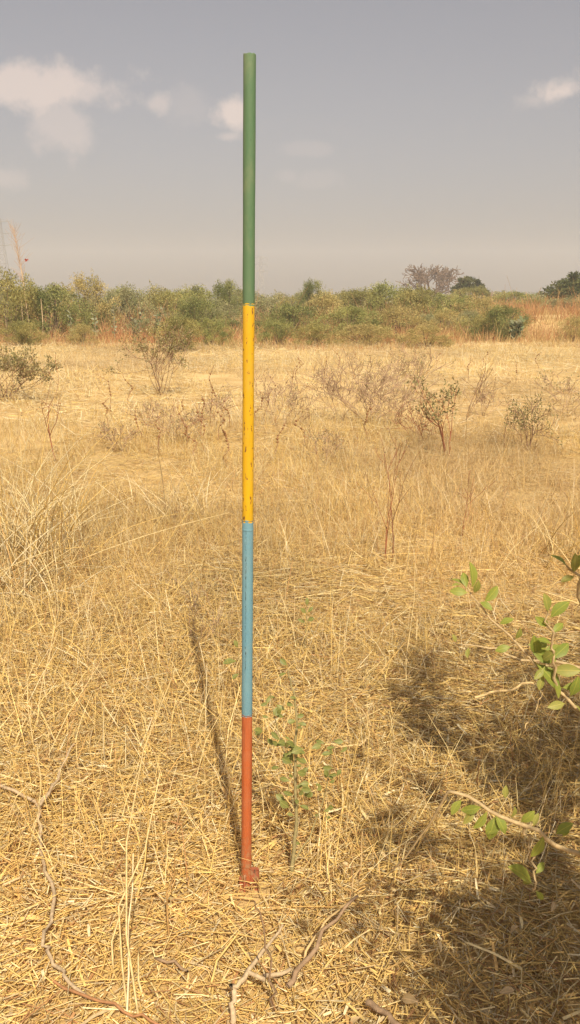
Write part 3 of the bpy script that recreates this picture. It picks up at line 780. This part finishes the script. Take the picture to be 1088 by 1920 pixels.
for n_, (f, t, c) in enumerate(sorted([((762, 1290), (778, 1060), 1), ((765, 1280), (762, 1190), 6), ((730, 1300), (724, 1230), 1), ((640, 1230), (625, 1120), 1), ((566, 1300), (560, 1255), 6), ((735, 1130), (742, 1040), 1), ((1000, 1200), (1010, 1130), 0), ((930, 1180), (935, 1120), 6), ((960, 1190), (968, 1115), 1)], key=lambda a_: a_[0][0])):
    stalk('grass_stalk', ORD[n_] + ' thin pale straw right of the rod standing out of the stubble', 'pale straws in the right stubble', f, t, .0026, PAL[c])
for n_, (f, t) in enumerate(sorted([((900, 1480), (905, 1410)), ((878, 1560), (880, 1500)), ((820, 1520), (818, 1455)), ((905, 1630), (904, 1560)), ((960, 1445), (958, 1370)), ((990, 1700), (996, 1640))], key=lambda a_: a_[0][0])):
    stalk('weed_stub', ORD[n_] + ' short reddish weed stub right of the rod, counted from the left', 'reddish weed stubs', f, t, .002, TW_R[0], .005, cat='stub')


# ------------------------------------------------------------------ weeds, seed stalks and shrubs of the field
def multi(name, B, lines, k, cols, parent): return link(name, tube_mesh(name, [(np.array(a_) - B, r_) for a_, r_ in lines], k, cols), parent)


def clump(label, foot, Y, n, Lh, spread, seed, cols):
    Rr = np.random.default_rng(seed); B = on_ground(gp(*foot)); root = empty('grass_clump', B, label, 'grass clump')
    ang = Rr.uniform(0, 6.28, n); tl = np.abs(Rr.normal(0, spread, n))
    d = np.stack([np.cos(ang) * np.sin(tl), np.sin(ang) * np.sin(tl), np.cos(tl)], 1)
    base_ = np.stack([Rr.normal(0, .17, n), Rr.normal(0, .17, n), np.zeros(n)], 1); base_[:, 2] = gz(base_[:, 0] + B[0], base_[:, 1] + B[1]) - B[2] - .01
    L_ = Rr.gamma(9, Lh / 9, n)
    bend = np.stack([np.cos(ang), np.sin(ang), np.full(n, -.55)], 1) * Rr.uniform(.05, .6, n)[:, None]
    cc = np.array(cols)[Rr.integers(0, len(cols), n)] * Rr.uniform(.85, 1.12, (n, 1))
    tag(link('straws', np_mesh('straws', *[blades(base_, d, L_, np.full(n, .0085), bend, cc, 5, None, True, .6)[i] for i in (0, 1)], M_STRAW, np.repeat(cc, 18, axis=0)), root), kind='stuff')


clump('big bleached grass clump with arching straws at the left edge', (55, 1050), 5, 150, .62, .5, 5, [[.88, .75, .45], PAL[6], PAL[1], PAL[0]])
clump('bleached grass clump leaning in front of the big one at the left edge', (15, 1120), 5, 90, .36, .6, 6, [PAL[6], PAL[1], PAL[3]])
clump('low pale grass clump behind the yellow band to its left', (320, 960), 5, 80, .30, .7, 8, [PAL[6], PAL[1], PAL[4]])
clump('low straw clump at the right edge above the leafy twig', (1075, 1060), 5, 80, .30, .6, 9, [PAL[1], PAL[0], PAL[2]])


def shrub_plant(name, label, foot, top_y, width_px, seed, stemcol, leafcols, n_leaf, leaf, cat='shrub', depth=3, lean=0.0, stems=5, group=None, r=.008, spread=.5, kids=(2, 3), ratio=.66, Y=None):
    Rr = np.random.default_rng(seed); B = on_ground(gp(*foot)) if Y is None else on_ground(at(foot[0], foot[1], Y))
    H = at(foot[0], top_y, B[1])[2] - B[2]; Wd = width_px / F * B[1]
    root = empty(name, B, label, cat, group); out, tips = [], []
    for s in range(stems):
        a_ = 2 * math.pi * (s + Rr.uniform(0, .6)) / stems
        sp = (Wd / H) * .5 if stems > 1 else .08
        d = np.array([math.cos(a_) * sp + lean, math.sin(a_) * sp, 1.0])
        grow([Rr.normal(0, .02), Rr.normal(0, .02), -.02], d, H * .45 * Rr.uniform(.8, 1.1), r * Rr.uniform(.7, 1), depth, Rr, spread, kids, ratio, .10, .1, out, tips)
    zmax = max(p_[2] for l_ in out for p_ in l_[0]); k_ = H / zmax
    xs = np.array([p_[0] for l_ in out for p_ in l_[0]]); kx = max(.3, min(1.6, Wd / max(.05, (np.percentile(xs, 96) - np.percentile(xs, 4)))))
    sc = np.array([kx, kx, k_]); rmin = .00021 * B[1]
    big_ = [(np.array(l_[0]) * sc, np.maximum(l_[1], rmin)) for l_ in out if l_[2] <= 1]; small = [(np.array(l_[0]) * sc, np.maximum(l_[1], rmin)) for l_ in out if l_[2] > 1]
    link('stem', tube_mesh('stem', big_, 5, stemcol), root)
    if small: tag(link('twigs', tube_mesh('twigs', small, 4, stemcol), root), kind='stuff')
    if n_leaf:
        tp = np.array([t_[0] for t_ in tips]) * sc; td = np.array([t_[1] for t_ in tips])
        idx = Rr.integers(0, len(tp), n_leaf)
        P = tp[idx] + Rr.normal(0, leaf * .8, (n_leaf, 3)); D = td[idx] + Rr.normal(0, .7, (n_leaf, 3))
        cc = np.array(leafcols)[Rr.integers(0, len(leafcols), n_leaf)] * Rr.uniform(.7, 1.25, (n_leaf, 1))
        V, Fq, C = leaf_cards(P, D, Rr.uniform(.7, 1.3, n_leaf) * leaf, leaf * .5, cc, Rr)
        tag(link('foliage', np_mesh('foliage', V, Fq, M_FOL, C), root), kind='stuff')
    return root


OLV = [[.23, .205, .085], [.27, .235, .10], [.33, .275, .13], [.19, .18, .07]]
PALE = [[.42, .34, .19], [.30, .25, .13], [.50, .40, .2]]
BRN = [[.22, .13, .08], [.28, .18, .11]]; REDS = [[.28, .10, .05], [.22, .09, .05]]; GRYB = [[.42, .29, .19], [.35, .235, .15]]
shrub_plant('field_shrub', 'low olive shrub with yellowed leaves cut by the left edge', (5, 748), 640, 170, 11, BRN, OLV + PALE + [[.50, .42, .18]], 3800, .046, stems=13, depth=3)
shrub_plant('field_shrub', 'sparse olive shrub standing in the pale grass left of the rod', (302, 738), 600, 105, 12, BRN, OLV + PALE[:1], 1700, .038, stems=8, depth=3, lean=-.05)
shrub_plant('bare_shrub', 'tangled leafless shrub of pinkish brown twigs right of the rod', (690, 795), 655, 190, 13, GRYB, PALE, 900, .022, stems=14, depth=4, kids=(2, 3), r=.006)
shrub_plant('bare_shrub', 'thin leafless shrub with pale twigs behind the red stemmed one', (760, 740), 640, 130, 14, GRYB, PALE + OLV[:2], 900, .026, stems=10, depth=3, r=.006)
shrub_plant('field_shrub', 'small leafy shrub with a red stem right of centre', (838, 856), 712, 76, 15, REDS, [[.20, .185, .08], [.26, .225, .095], [.30, .26, .12]], 400, .036, stems=3, depth=3, r=.010)
shrub_plant('field_shrub', 'small bushy olive shrub at right in the pale grass', (990, 842), 742, 66, 16, BRN, OLV, 560, .028, stems=6, depth=3, r=.006)
shrub_plant('bare_shrub', 'upright forked bare twig behind the small leafy shrubs', (870, 790), 680, 60, 17, BRN, PALE, 60, .022, stems=3, depth=2, r=.006, lean=.25)
shrub_plant('bare_shrub', 'single slanting bare stem left of the olive shrub at right', (954, 838), 748, 22, 18, [[.33, .20, .10]], PALE, 14, .022, stems=1, depth=1, r=.007, lean=-.2)
shrub_plant('bare_shrub', 'reddish dead stem rising from the bleached clump at left', (100, 870), 668, 60, 19, REDS, PALE, 60, .022, stems=1, depth=2, r=.008, lean=-.12, spread=.6)
shrub_plant('bare_shrub', 'low twiggy brown weed patch left of the yellow band', (330, 830), 740, 150, 20, GRYB, PALE + [[.3, .15, .08]], 500, .022, stems=9, depth=3, r=.005)
shrub_plant('bare_shrub', 'dry twiggy weed just right of the yellow band', (520, 800), 690, 110, 21, GRYB, PALE + [[.3, .15, .08]], 260, .022, stems=6, depth=3, r=.005)
shrub_plant('bare_shrub', 'tall red brown weed stems standing in the stubble right of the rod', (728, 1058), 800, 70, 22, REDS, PALE, 40, .018, stems=3, depth=2, r=.0042, lean=.12)
shrub_plant('bare_shrub', 'tall thin yellow weed stem right of the yellow band', (600, 960), 790, 46, 23, [[.45, .30, .13]], PALE, 30, .018, stems=2, depth=2, r=.004, lean=.03)
shrub_plant('bare_shrub', 'low brown weed tangle left of the blue band', (375, 1215), 1060, 90, 24, GRYB, PALE, 90, .016, stems=6, depth=2, r=.0026)
shrub_plant('bare_shrub', 'reddish thin weed in the stubble at right', (862, 1010), 880, 40, 25, REDS, PALE, 20, .016, stems=2, depth=2, r=.003)
shrub_plant('bare_shrub', 'grey twiggy weed standing at the right edge of the pale grass', (1060, 780), 690, 90, 26, GRYB, OLV + PALE, 260, .03, stems=6, depth=3, r=.005)

for i, (f, tp, w, col) in enumerate([((225, 850), 790, 70, GRYB), ((275, 800), 745, 60, GRYB), ((405, 800), 735, 80, GRYB), ((560, 800), 730, 70, GRYB), ((610, 870), 800, 60, GRYB),
                                    ((640, 790), 690, 110, GRYB), ((740, 800), 700, 120, GRYB), ((790, 830), 750, 70, REDS), ((905, 780), 715, 70, GRYB)]):
    shrub_plant('dry_weed', ORD[i] + ' low dry twiggy weed from the left in the middle field', f, tp, w, 700 + i, col, PALE + [[.34, .2, .12]], 260, .022, 'weed', 3, 0.0, 7, 'dry weeds in the middle field', .0045)

# dried stalks with brown seed whorls
def seed_stalk(foot, top_y, seed, label, group):
    Rr = np.random.default_rng(seed); B = on_ground(gp(*foot)); H = at(foot[0], top_y, B[1])[2] - B[2]
    root = empty('seed_stalk', B, label, 'seed stalk', group)
    d = np.array([Rr.normal(0, .10), Rr.normal(0, .08), 1]); n = 6
    P = np.array([d * H * i / (n - 1) + np.array([Rr.normal(0, .012) * i, Rr.normal(0, .012) * i, 0]) for i in range(n)]); P[0, 2] = -.02
    lines = [(P, np.linspace(.006, .003, n))]
    if Rr.uniform() < .6:
        s = P[2]; e = s + np.array([Rr.choice([-1, 1]) * H * .2, Rr.normal(0, .05), H * .3]); lines.append(([s, (s + e) / 2 + [0, 0, -.02], e], [.004, .003, .002]))
    link('stem', tube_mesh('stem', lines, 5, [[.30, .17, .09], [.34, .20, .11]]), root)
    V, Fc = [], []; m = int(Rr.integers(4, 8))
    for i in range(m):       # spiky whorls threaded on the stalk
        t = .45 + .52 * i / m; c = np.array([np.interp(t * (n - 1), np.arange(n), P[:, a_]) for a_ in range(3)]); rr = Rr.uniform(.012, .024)
        b0 = len(V); k2 = 6
        V.append(tuple(c + [0, 0, -rr * .7]))
        for j in range(k2):
            th = 2 * math.pi * j / k2; q2 = rr * (1.0 if j % 2 else .6); V.append((c[0] + math.cos(th) * q2, c[1] + math.sin(th) * q2, c[2] + rr * .15))
        V.append(tuple(c + [0, 0, rr * .8]))
        for j in range(k2):
            Fc += [(b0, b0 + 1 + (j + 1) % k2, b0 + 1 + j), (b0 + 1 + k2, b0 + 1 + j, b0 + 1 + (j + 1) % k2)]
    link('seed_whorls', np_mesh('seed_whorls', V, Fc, mat_bark('seed_head', (.20, .10, .045), (.30, .16, .07), 60)), root)


for i, (x, y, t) in enumerate(sorted([(208, 770, 700), (240, 760, 704), (204, 800, 745), (395, 800, 685), (402, 790, 720), (375, 830, 740), (388, 850, 765), (432, 810, 745), (350, 840, 750), (366, 860, 785), (410, 830, 760), (335, 800, 745), (268, 830, 765), (300, 850, 780), (425, 870, 800)])):
    seed_stalk((x, y), t, 300 + i, ORD[i] + ' dried stalk with brown seed whorls left of the rod, counted from the left', 'seed stalks left of the rod')
for i, (x, y, t) in enumerate(sorted([(493, 790, 706), (480, 800, 740), (548, 740, 665), (560, 735, 668), (605, 730, 660), (640, 720, 655), (520, 860, 790), (660, 715, 655), (970, 720, 680), (905, 700, 655), (880, 715, 668), (690, 830, 760), (570, 850, 780), (1010, 700, 660), (820, 700, 650), (780, 690, 640)])):
    seed_stalk((x, y), t, 340 + i, ORD[i] + ' dried stalk with brown seed whorls right of the rod, counted from the left', 'seed stalks right of the rod')


# big leaved grey green plants in front of the bushes
def big_leaf_plant(foot, top_y, seed, label, stems=1, Y=37.0, leaf=.17):
    Rr = np.random.default_rng(seed); B = on_ground(at(foot, 640, Y)); H = at(foot, top_y, Y)[2] - B[2]
    root = empty('milkweed_plant', B, label, 'plant', 'grey green plants before the bushes'); lines, P, D = [], [], []
    for s in range(stems):
        a_ = Rr.uniform(0, 6.28); sp = 0 if stems == 1 else Rr.uniform(.1, .4); d = np.array([math.cos(a_) * sp, math.sin(a_) * sp, 1.0]); hh = H * (1 if s == 0 else Rr.uniform(.6, .95))
        pts = np.array([d * hh * t + [0, 0, 0] for t in np.linspace(0, 1, 5)]); lines.append((pts, np.linspace(.02, .008, 5)))
        for i in range(11):
            t = .22 + .78 * i / 10; c = d * hh * t
            for sg in (0, math.pi):
                th = i * 1.57 + sg + Rr.normal(0, .2); P.append(c); D.append([math.cos(th), math.sin(th), Rr.uniform(.35, 1.0)])
    link('stem', tube_mesh('stem', lines, 5, [[.32, .28, .18]]), root)
    P, D = np.array(P), np.array(D); n = len(P); cc = np.array([[.24, .26, .15], [.30, .31, .20], [.18, .21, .10]])[Rr.integers(0, 3, n)] * Rr.uniform(.8, 1.2, (n, 1))
    V, Fq, C = leaf_cards(P, D, Rr.uniform(.7, 1.3, n) * leaf, leaf * .6, cc, Rr)
    tag(link('foliage', np_mesh('foliage', V, Fq, M_FOL, C), root), kind='stuff')


big_leaf_plant(216, 572, 61, 'tall grey green plant with upright paired leaves, the tallest left of the rod')
big_leaf_plant(180, 592, 62, 'slim grey green plant left of the tallest one')
big_leaf_plant(135, 588, 63, 'thin leaning grey green plant by the dark bushes at left', 1)
big_leaf_plant(256, 588, 64, 'bushy grey green plant just right of the tallest one at left', 3)
big_leaf_plant(292, 580, 65, 'bushy grey green plant beside the sparse olive shrub', 3)
big_leaf_plant(966, 600, 66, 'rounded pale leaved plant before the dark bush at right', 9, 35.5, .20)

# ------------------------------------------------------------------ bushes
TONES = {'olive': [[.33, .30, .10], [.40, .345, .125], [.26, .245, .085]], 'dark': [[.20, .215, .072], [.26, .265, .09], [.15, .175, .058]],
         'yellow': [[.44, .355, .14], [.49, .39, .16], [.36, .31, .115]], 'grey': [[.34, .325, .16], [.40, .37, .19], [.28, .28, .13]], 'green': [[.29, .295, .095], [.35, .34, .115], [.23, .245, .08]]}
BUSH = {}


def make_bush(tone, seed, n_cl=64, per=170, flat=.75):
    """unit bush: about 1 wide to each side, 1 tall; crown of many leaf faces in uneven clumps"""
    Rr = np.random.default_rng(seed); P, D, C, sprig = [], [], [], []
    tones = np.array(TONES[tone])
    for i in range(n_cl):
        th = Rr.uniform(0, 2 * np.pi); u = Rr.uniform(0, 1) ** .5; z = Rr.uniform(.12, 1.0)
        rad = np.sqrt(max(.03, 1 - (z * .98) ** 2.6)) * u * (.85 + .25 * Rr.uniform())
        c = np.array([math.cos(th) * rad * .86, math.sin(th) * rad * .86, z * .90])
        s = Rr.uniform(.10, .20); m = int(per * Rr.uniform(.6, 1.4))
        q_ = Rr.normal(0, 1, (m, 3)); q_ /= np.linalg.norm(q_, axis=1, keepdims=True); q_ *= Rr.uniform(.35, 1.15, (m, 1)) * s
        q_[:, 2] *= flat
        P.append(c + q_); D.append(q_ / s + Rr.normal(0, .5, (m, 3)) + [0, 0, .25])
        tone_ = tones[int(Rr.integers(0, len(tones)))] * Rr.uniform(.82, 1.18)
        C.append(np.tile(tone_, (m, 1)) * Rr.uniform(.75, 1.25, (m, 1)))
        sprig.append(c)
    for i in range(16):          # loose sprigs sticking out of the outline
        c = sprig[int(Rr.integers(0, len(sprig)))]; d = unit(np.array([c[0], c[1], abs(c[2]) + .4]) + Rr.normal(0, .25, 3)); Ls = Rr.uniform(.12, .30); m = 24
        t = Rr.uniform(.2, 1, m); P.append(c + d * (Ls * t)[:, None] + Rr.normal(0, .012, (m, 3))); D.append(np.tile(d, (m, 1)) + Rr.normal(0, .7, (m, 3)))
        C.append(np.tile(tones[0], (m, 1)) * Rr.uniform(.8, 1.3, (m, 1)))
    P, D, C = map(np.concatenate, (P, D, C)); P[:, 2] = np.maximum(P[:, 2], .03); n = len(P)
    V, Fq, Cc = leaf_cards(P, D, Rr.uniform(.022, .045, n), Rr.uniform(.012, .022, n), C, Rr)
    crown = np_mesh('bush_crown', V, Fq, M_FOL, Cc)
    lines = []
    for c in sprig[:26]:
        st = np.array([Rr.normal(0, .05), Rr.normal(0, .05), -.02]); lines.append(([st, st * .5 + c * .5 + [0, 0, -.06], c], [.016, .010, .004]))
    return crown, tube_mesh('bush_stems', lines, 5, [[.20, .14, .09], [.25, .18, .12]])


for i, t in enumerate(TONES): BUSH[t] = [make_bush(t, 500 + i * 7 + j) for j in range(2)]


def bush(px, Y, top, wpx, tone, label, group=None, name='bush', base_py=None):
    B = on_ground(at(px, 600, Y)); H = CAM_H + (570 - top) / F * Y - B[2]; Wd = wpx / 2 / F * Y * 1.34
    root = empty(name, B, label, 'bush', group); cr, st = BUSH[tone][int(R.integers(0, 2))]
    rz = R.uniform(0, 6.28)
    for nm, me in (('stems', st), ('crown', cr)):
        o = link(nm, me, root, None, (0, 0, rz)); o.scale = (Wd, Wd, H * .96)
    return root


LB = 'bushes along the far side of the field'
for a_ in [(14, 37, 503, 140, 'olive', 'tall olive bush at the left edge of the picture'), (92, 38, 527, 150, 'dark', 'dark green bush behind the pale slender stem at left'),
           (165, 43, 516, 120, 'yellow', 'yellowish feathery bush rising above its neighbours at left'), (238, 45, 533, 120, 'grey', 'grey green bush behind the tallest grey green plant'),
           (300, 47, 536, 120, 'olive', 'olive bush behind the sparse shrub left of the rod'), (366, 39, 552, 110, 'dark', 'dark low bush left of the rod with shade beneath'),
           (355, 54, 532, 120, 'green', 'green bush on the skyline left of the rod'), (424, 52, 521, 80, 'dark', 'narrow dark leafy bush on the skyline just left of the rod'),
           (405, 42, 558, 80, 'grey', 'grey green bush right of the dark low one, next to the rod'), (500, 50, 553, 100, 'grey', 'grey green bush just right of the rod'), (545, 40, 564, 120, 'dark', 'dark bush standing forward right of the rod'),
           (586, 60, 524, 60, 'dark', 'small round topped dark bush on the skyline right of the rod'), (615, 45, 548, 120, 'yellow', 'yellowish bush below the round topped one'),
           (655, 38, 572, 130, 'green', 'low green bush standing forward in the middle right'), (672, 52, 540, 120, 'olive', 'olive bush left of the tallest green hump'), (722, 52, 530, 130, 'green', 'broad green bush forming the hump left of the leafless tree'),
           (780, 48, 536, 120, 'olive', 'olive bush below the leafless tree'), (745, 40, 572, 120, 'yellow', 'low yellowish bush below the green hump'), (840, 50, 545, 120, 'green', 'green bush below the flat topped tree'),
           (895, 50, 555, 110, 'yellow', 'yellowish bush right of the flat topped tree'), (942, 37, 566, 100, 'dark', 'dark olive bush standing forward at right'), (898, 38, 588, 80, 'olive', 'low olive bush joining the forward dark one on its left'),
           (1000, 62, 560, 100, 'olive', 'olive bush in the low gap of the skyline at right'), (1062, 56, 556, 110, 'grey', 'grey green bush at the right edge'), (1165, 52, 548, 130, 'olive', 'olive bush just outside the right edge')]:
    bush(a_[0], a_[1], a_[2], a_[3], a_[4], a_[5], LB)
bush(-90, 38, 505, 170, 'dark', 'dark bush just outside the left edge', LB)
tn = list(TONES)
for i, x in enumerate(range(-60, 1200, 48)):
    bush(x + R.uniform(-14, 14), R.uniform(70, 88), 546 + R.uniform(-9, 7), R.uniform(70, 100), tn[int(R.integers(0, 5))], ORD[i] + ' bush from the left in the hazy back row', 'back row of bushes')
for i, x in enumerate(range(-40, 1000, 52)):
    bush(x + R.uniform(-16, 16), R.uniform(40, 46), 588 + R.uniform(-12, 10), R.uniform(60, 95), tn[int(R.integers(0, 5))], ORD[i] + ' low scrubby bush from the left, half hidden in rusty grass', 'low bushes in the rusty grass')

for x, Y, tp, w, tone, lb in [(40, 31, 598, 95, 'olive', 'loose low shrub spilling into the field at the left edge'), (150, 33, 604, 60, 'yellow', 'small straggly yellowish shrub before the left bushes'), (330, 30, 588, 90, 'olive', 'loose olive shrub before the dark low bush left of the rod'),
                             (398, 34, 590, 70, 'green', 'small green shrub close left of the rod before the bushes'), (520, 34, 592, 70, 'green', 'small green shrub close right of the rod before the bushes'), (590, 33, 600, 80, 'olive', 'loose low olive shrub right of the rod at the field edge'),
                             (690, 33, 604, 130, 'yellow', 'wide loose olive shrub behind the tangled leafless one'), (800, 31, 606, 90, 'yellow', 'loose yellowish shrub at the field edge below the flat topped tree'), (1075, 36, 590, 60, 'yellow', 'small yellowish shrub at the right edge of the field')]:
    bush(x, Y, tp, w, tone, lb, 'loose shrubs at the field edge', 'loose_shrub')

# ------------------------------------------------------------------ trees
def bare_tree(label, px, Y, top, width_px, seed, col):
    Rr = np.random.default_rng(seed); B = on_ground(at(px, 590, Y)); H = CAM_H + (570 - top) / F * Y - B[2]; Wd = width_px / F * Y
    root = empty('baobab_tree', B, label, 'tree'); out, tips = [], []
    for s in range(8):
        a_ = 2 * math.pi * s / 8 + Rr.uniform(-.2, .2)
        grow([math.cos(a_) * .5, math.sin(a_) * .5, H * .34], [math.cos(a_) * Rr.uniform(.7, 1.3), math.sin(a_) * Rr.uniform(.7, 1.3), .8], H * .26, .30, 4, Rr, .55, (3, 4), .72, .05, .16, out, tips)
    zm = max(p_[2] for l_ in out for p_ in l_[0]); xm = np.percentile([abs(p_[0]) for l_ in out for p_ in l_[0]], 98)
    sc = np.array([Wd / 2 / xm, Wd / 2 / xm, (H - H * .34) / (zm - H * .34)])
    fixp = lambda P: (np.array(P) - [0, 0, H * .34]) * sc + [0, 0, H * .34]
    link('trunk', tube_mesh('trunk', [([[0, 0, -.3], [0, 0, H * .15], [0, 0, H * .34], [0, 0, H * .42]], [1.5, 1.25, 1.05, .4])], 14, [col]), root)
    link('crown', tube_mesh('crown', [(fixp(l_[0]), np.maximum(np.array(l_[1]), .055)) for l_ in out], 4, [col]), root)


bare_tree('leafless spreading tree with swollen limbs on the skyline at right', 808, 185, 498, 108, 77, [.16, .11, .075])


def flat_tree(name, label, px, Y, top, wpx, seed, tone, flat):
    Rr = np.random.default_rng(seed); B = on_ground(at(px, 590, Y)); H = CAM_H + (570 - top) / F * Y - B[2]; Wd = wpx / 2 / F * Y
    root = empty(name, B, label, 'tree'); out, tips = [], []
    for s in range(5):
        a_ = 2 * math.pi * s / 5; grow([0, 0, H * .3], [math.cos(a_), math.sin(a_), .9], H * .35, .09, 2, Rr, .4, (2, 3), .7, .05, .1, out, tips)
    link('trunk', tube_mesh('trunk', [([[0, 0, -.2], [.05, 0, H * .15], [0, .05, H * .34]], [.24, .18, .13])] + [(l_[0], l_[1]) for l_ in out], 6, [[.17, .12, .08]]), root)
    tones = np.array(TONES[tone]); P, D, C = [], [], []
    for i in range(70):
        th = Rr.uniform(0, 6.28); u = Rr.uniform(0, 1) ** .5; zc = H * (1 - flat) + H * flat * math.sqrt(max(0, 1 - u * u * .95)) * Rr.uniform(.55, .95)
        c = np.array([math.cos(th) * u * Wd * .9, math.sin(th) * u * Wd * .9, zc]); s = Wd * Rr.uniform(.10, .17); m = 130
        q_ = Rr.normal(0, 1, (m, 3)); q_ = unit(q_) * Rr.uniform(.3, 1.1, (m, 1)) * s; q_[:, 2] *= .55
        P.append(c + q_); D.append(q_ / s + Rr.normal(0, .5, (m, 3)) + [0, 0, .3]); C.append(np.tile(tones[int(Rr.integers(0, 3))], (m, 1)) * Rr.uniform(.75, 1.2, (m, 1)))
    P, D, C = map(np.concatenate, (P, D, C)); n = len(P)
    V, Fq, Cc = leaf_cards(P, D, Rr.uniform(.14, .26, n), Rr.uniform(.08, .14, n), C, Rr)
    link('crown', np_mesh('crown', V, Fq, M_FOL, Cc), root)


TONES['shade'] = [[.12, .13, .045], [.15, .155, .055], [.09, .105, .035]]
flat_tree('flat_topped_tree', 'flat topped green tree beside the leafless one', 878, 110, 518, 76, 81, 'shade', .80)
flat_tree('dense_tree', 'dense dark dome of a tree cut by the right edge', 1108, 75, 510, 190, 82, 'shade', .9)
flat_tree('distant_tree', 'faint low tree in the skyline gap right of the flat topped one', 938, 210, 545, 50, 83, 'olive', .7)

# slender pale dead tree at left
Rr = np.random.default_rng(90); B = on_ground(at(60, 640, 37)); H = CAM_H + (570 - 425) / F * 37
root = empty('slender_dead_tree', B, 'slender pale dead stem with wispy top rising above the bushes at left', 'tree')
top = at(26, 428, 37) - B; pts = [np.array([0, 0, -.05]), top * .3, top * .55 + [.05, 0, 0], top * .8, top]
link('trunk', tube_mesh('trunk', [(pts, [.050, .038, .020, .009, .004])], 6, [[.55, .42, .26]]), root)
tw = []
for i in range(120):
    t = Rr.uniform(.45, .98); s = np.array([np.interp(t * 4, range(5), [p_[a__] for p_ in pts]) for a__ in range(3)])
    d = np.array([Rr.normal(0, .5), Rr.normal(0, .5), 1.0]); e = s + d * Rr.uniform(.2, .55); tw.append(([s, (s + e) / 2 + Rr.normal(0, .03, 3), e], [.0045, .0035, .0025]))
link('twigs', tube_mesh('twigs', tw, 4, [[.50, .36, .24], [.45, .28, .18]]), root)
rp = at(51, 487, 37) - B
tw = [([rp + np.array([-.35, 0, -.3]), rp + np.array([-.1, 0, -.08]), rp], [.008, .006, .005])]
link('twig', tube_mesh('twig', tw, 4, [[.45, .28, .18]]), root)
V, Fq, C = leaf_cards(np.tile(rp, (7, 1)), Rr.normal(0, 1, (7, 3)), np.full(7, .11), np.full(7, .08), np.tile([.45, .06, .02], (7, 1)), Rr)
tag(link('red_leaves', np_mesh('red_leaves', V, Fq, M_FOL, C), root), 'small tuft of red leaves')
for x, tp, lb in [(80, 560, 'thin pale dead stem right of the slender dead tree'), (42, 548, 'thin pale dead stem left of the slender dead tree foot')]:
    B = on_ground(at(x, 640, 36.5)); T = at(x - 3, tp, 36.5) - B
    rt = empty('dead_stem', B, lb, 'dead stem')
    link('stem', tube_mesh('stem', [([[0, 0, -.05], T * .5 + [.04, 0, 0], T], [.03, .02, .01])], 5, [[.52, .40, .25]]), rt)


# ------------------------------------------------------------------ power pylons far off
def pylon(label, px, Y, top):
    B = on_ground(at(px, 575, Y)); H = CAM_H + (570 - top) / F * Y - B[2]
    root = empty('power_pylon', B, label, 'pylon', 'power pylons in the haze'); m_ = mat_bark('galvanised_steel', (.16, .16, .16), (.20, .20, .20), 3, .6)
    half = lambda z: H * (.085 * (1 - z / H) ** 1.3 + .018); lines = []; lv_ = np.linspace(0, H, 11)
    cor = [(-1, -1), (1, -1), (1, 1), (-1, 1)]
    for cx, cy in cor: lines.append(([[cx * half(z), cy * half(z), z - .3] for z in lv_], [.13] * 11))
    for i in range(10):
        z0, z1 = lv_[i], lv_[i + 1]
        for j in range(4):
            a0, a1 = cor[j], cor[(j + 1) % 4]
            lines.append(([[a0[0] * half(z0), a0[1] * half(z0), z0], [a1[0] * half(z1), a1[1] * half(z1), z1]], [.07, .07]))
            lines.append(([[a1[0] * half(z0), a1[1] * half(z0), z0], [a0[0] * half(z1), a0[1] * half(z1), z1]], [.07, .07]))
            lines.append(([[a0[0] * half(z1), a0[1] * half(z1), z1], [a1[0] * half(z1), a1[1] * half(z1), z1]], [.07, .07]))
    link('tower', tube_mesh('tower', lines, 4, [[.3, .3, .3]], m_), root)
    for z in (H * .70, H * .83, H * .96):
        w = H * .13; L = []
        for s in (-1, 1):
            for cy in (-1, 1): L.append(([[s * half(z) * .8, cy * half(z), z], [s * w, 0, z + .2]], [.09, .07])); L.append(([[s * half(z) * .8, cy * half(z), z + 1.3], [s * w, 0, z + .25]], [.07, .06]))
            L.append(([[s * w, 0, z + .2], [s * w, 0, z - 2.0]], [.12, .12]))
        L.append(([[-w, 0, z + .2], [w, 0, z + .2]], [.08, .08]))
        link('cross_arm', tube_mesh('cross_arm', L, 4, [[.3, .3, .3]], m_), root)


pylon('faint lattice power pylon just right of the rod on the horizon', 490, 560, 486)
pylon('larger faint lattice power pylon at the left edge of the sky', 10, 420, 421)

# ------------------------------------------------------------------ dusty air
hz = bpy.data.materials.new('dusty_air'); hz.use_nodes = True; q = NB(hz.node_tree); hz.node_tree.nodes.clear()
pv = q.n('ShaderNodeVolumePrincipled'); pv.inputs['Color'].default_value = (.84, .885, .99, 1); pv.inputs['Density'].default_value = 0.0009; pv.inputs['Anisotropy'].default_value = 0.0
o_ = q.n('ShaderNodeOutputMaterial'); hz.node_tree.links.new(pv.outputs[0], o_.inputs['Volume'])
x0, x1, y0, y1, z0, z1 = -830, 830, -90, 830, -2.5, 48
V = [(x, y, z) for z in (z0, z1) for y in (y0, y1) for x in (x0, x1)]
Fc = [(0, 2, 3, 1), (4, 5, 7, 6), (0, 1, 5, 4), (2, 6, 7, 3), (0, 4, 6, 2), (1, 3, 7, 5)]
hb = bpy.data.meshes.new('haze'); hb.from_pydata(V, [], Fc); hb.materials.append(hz)
tag(link('haze', hb), 'warm dusty haze hanging over the field', 'haze', kind='stuff')
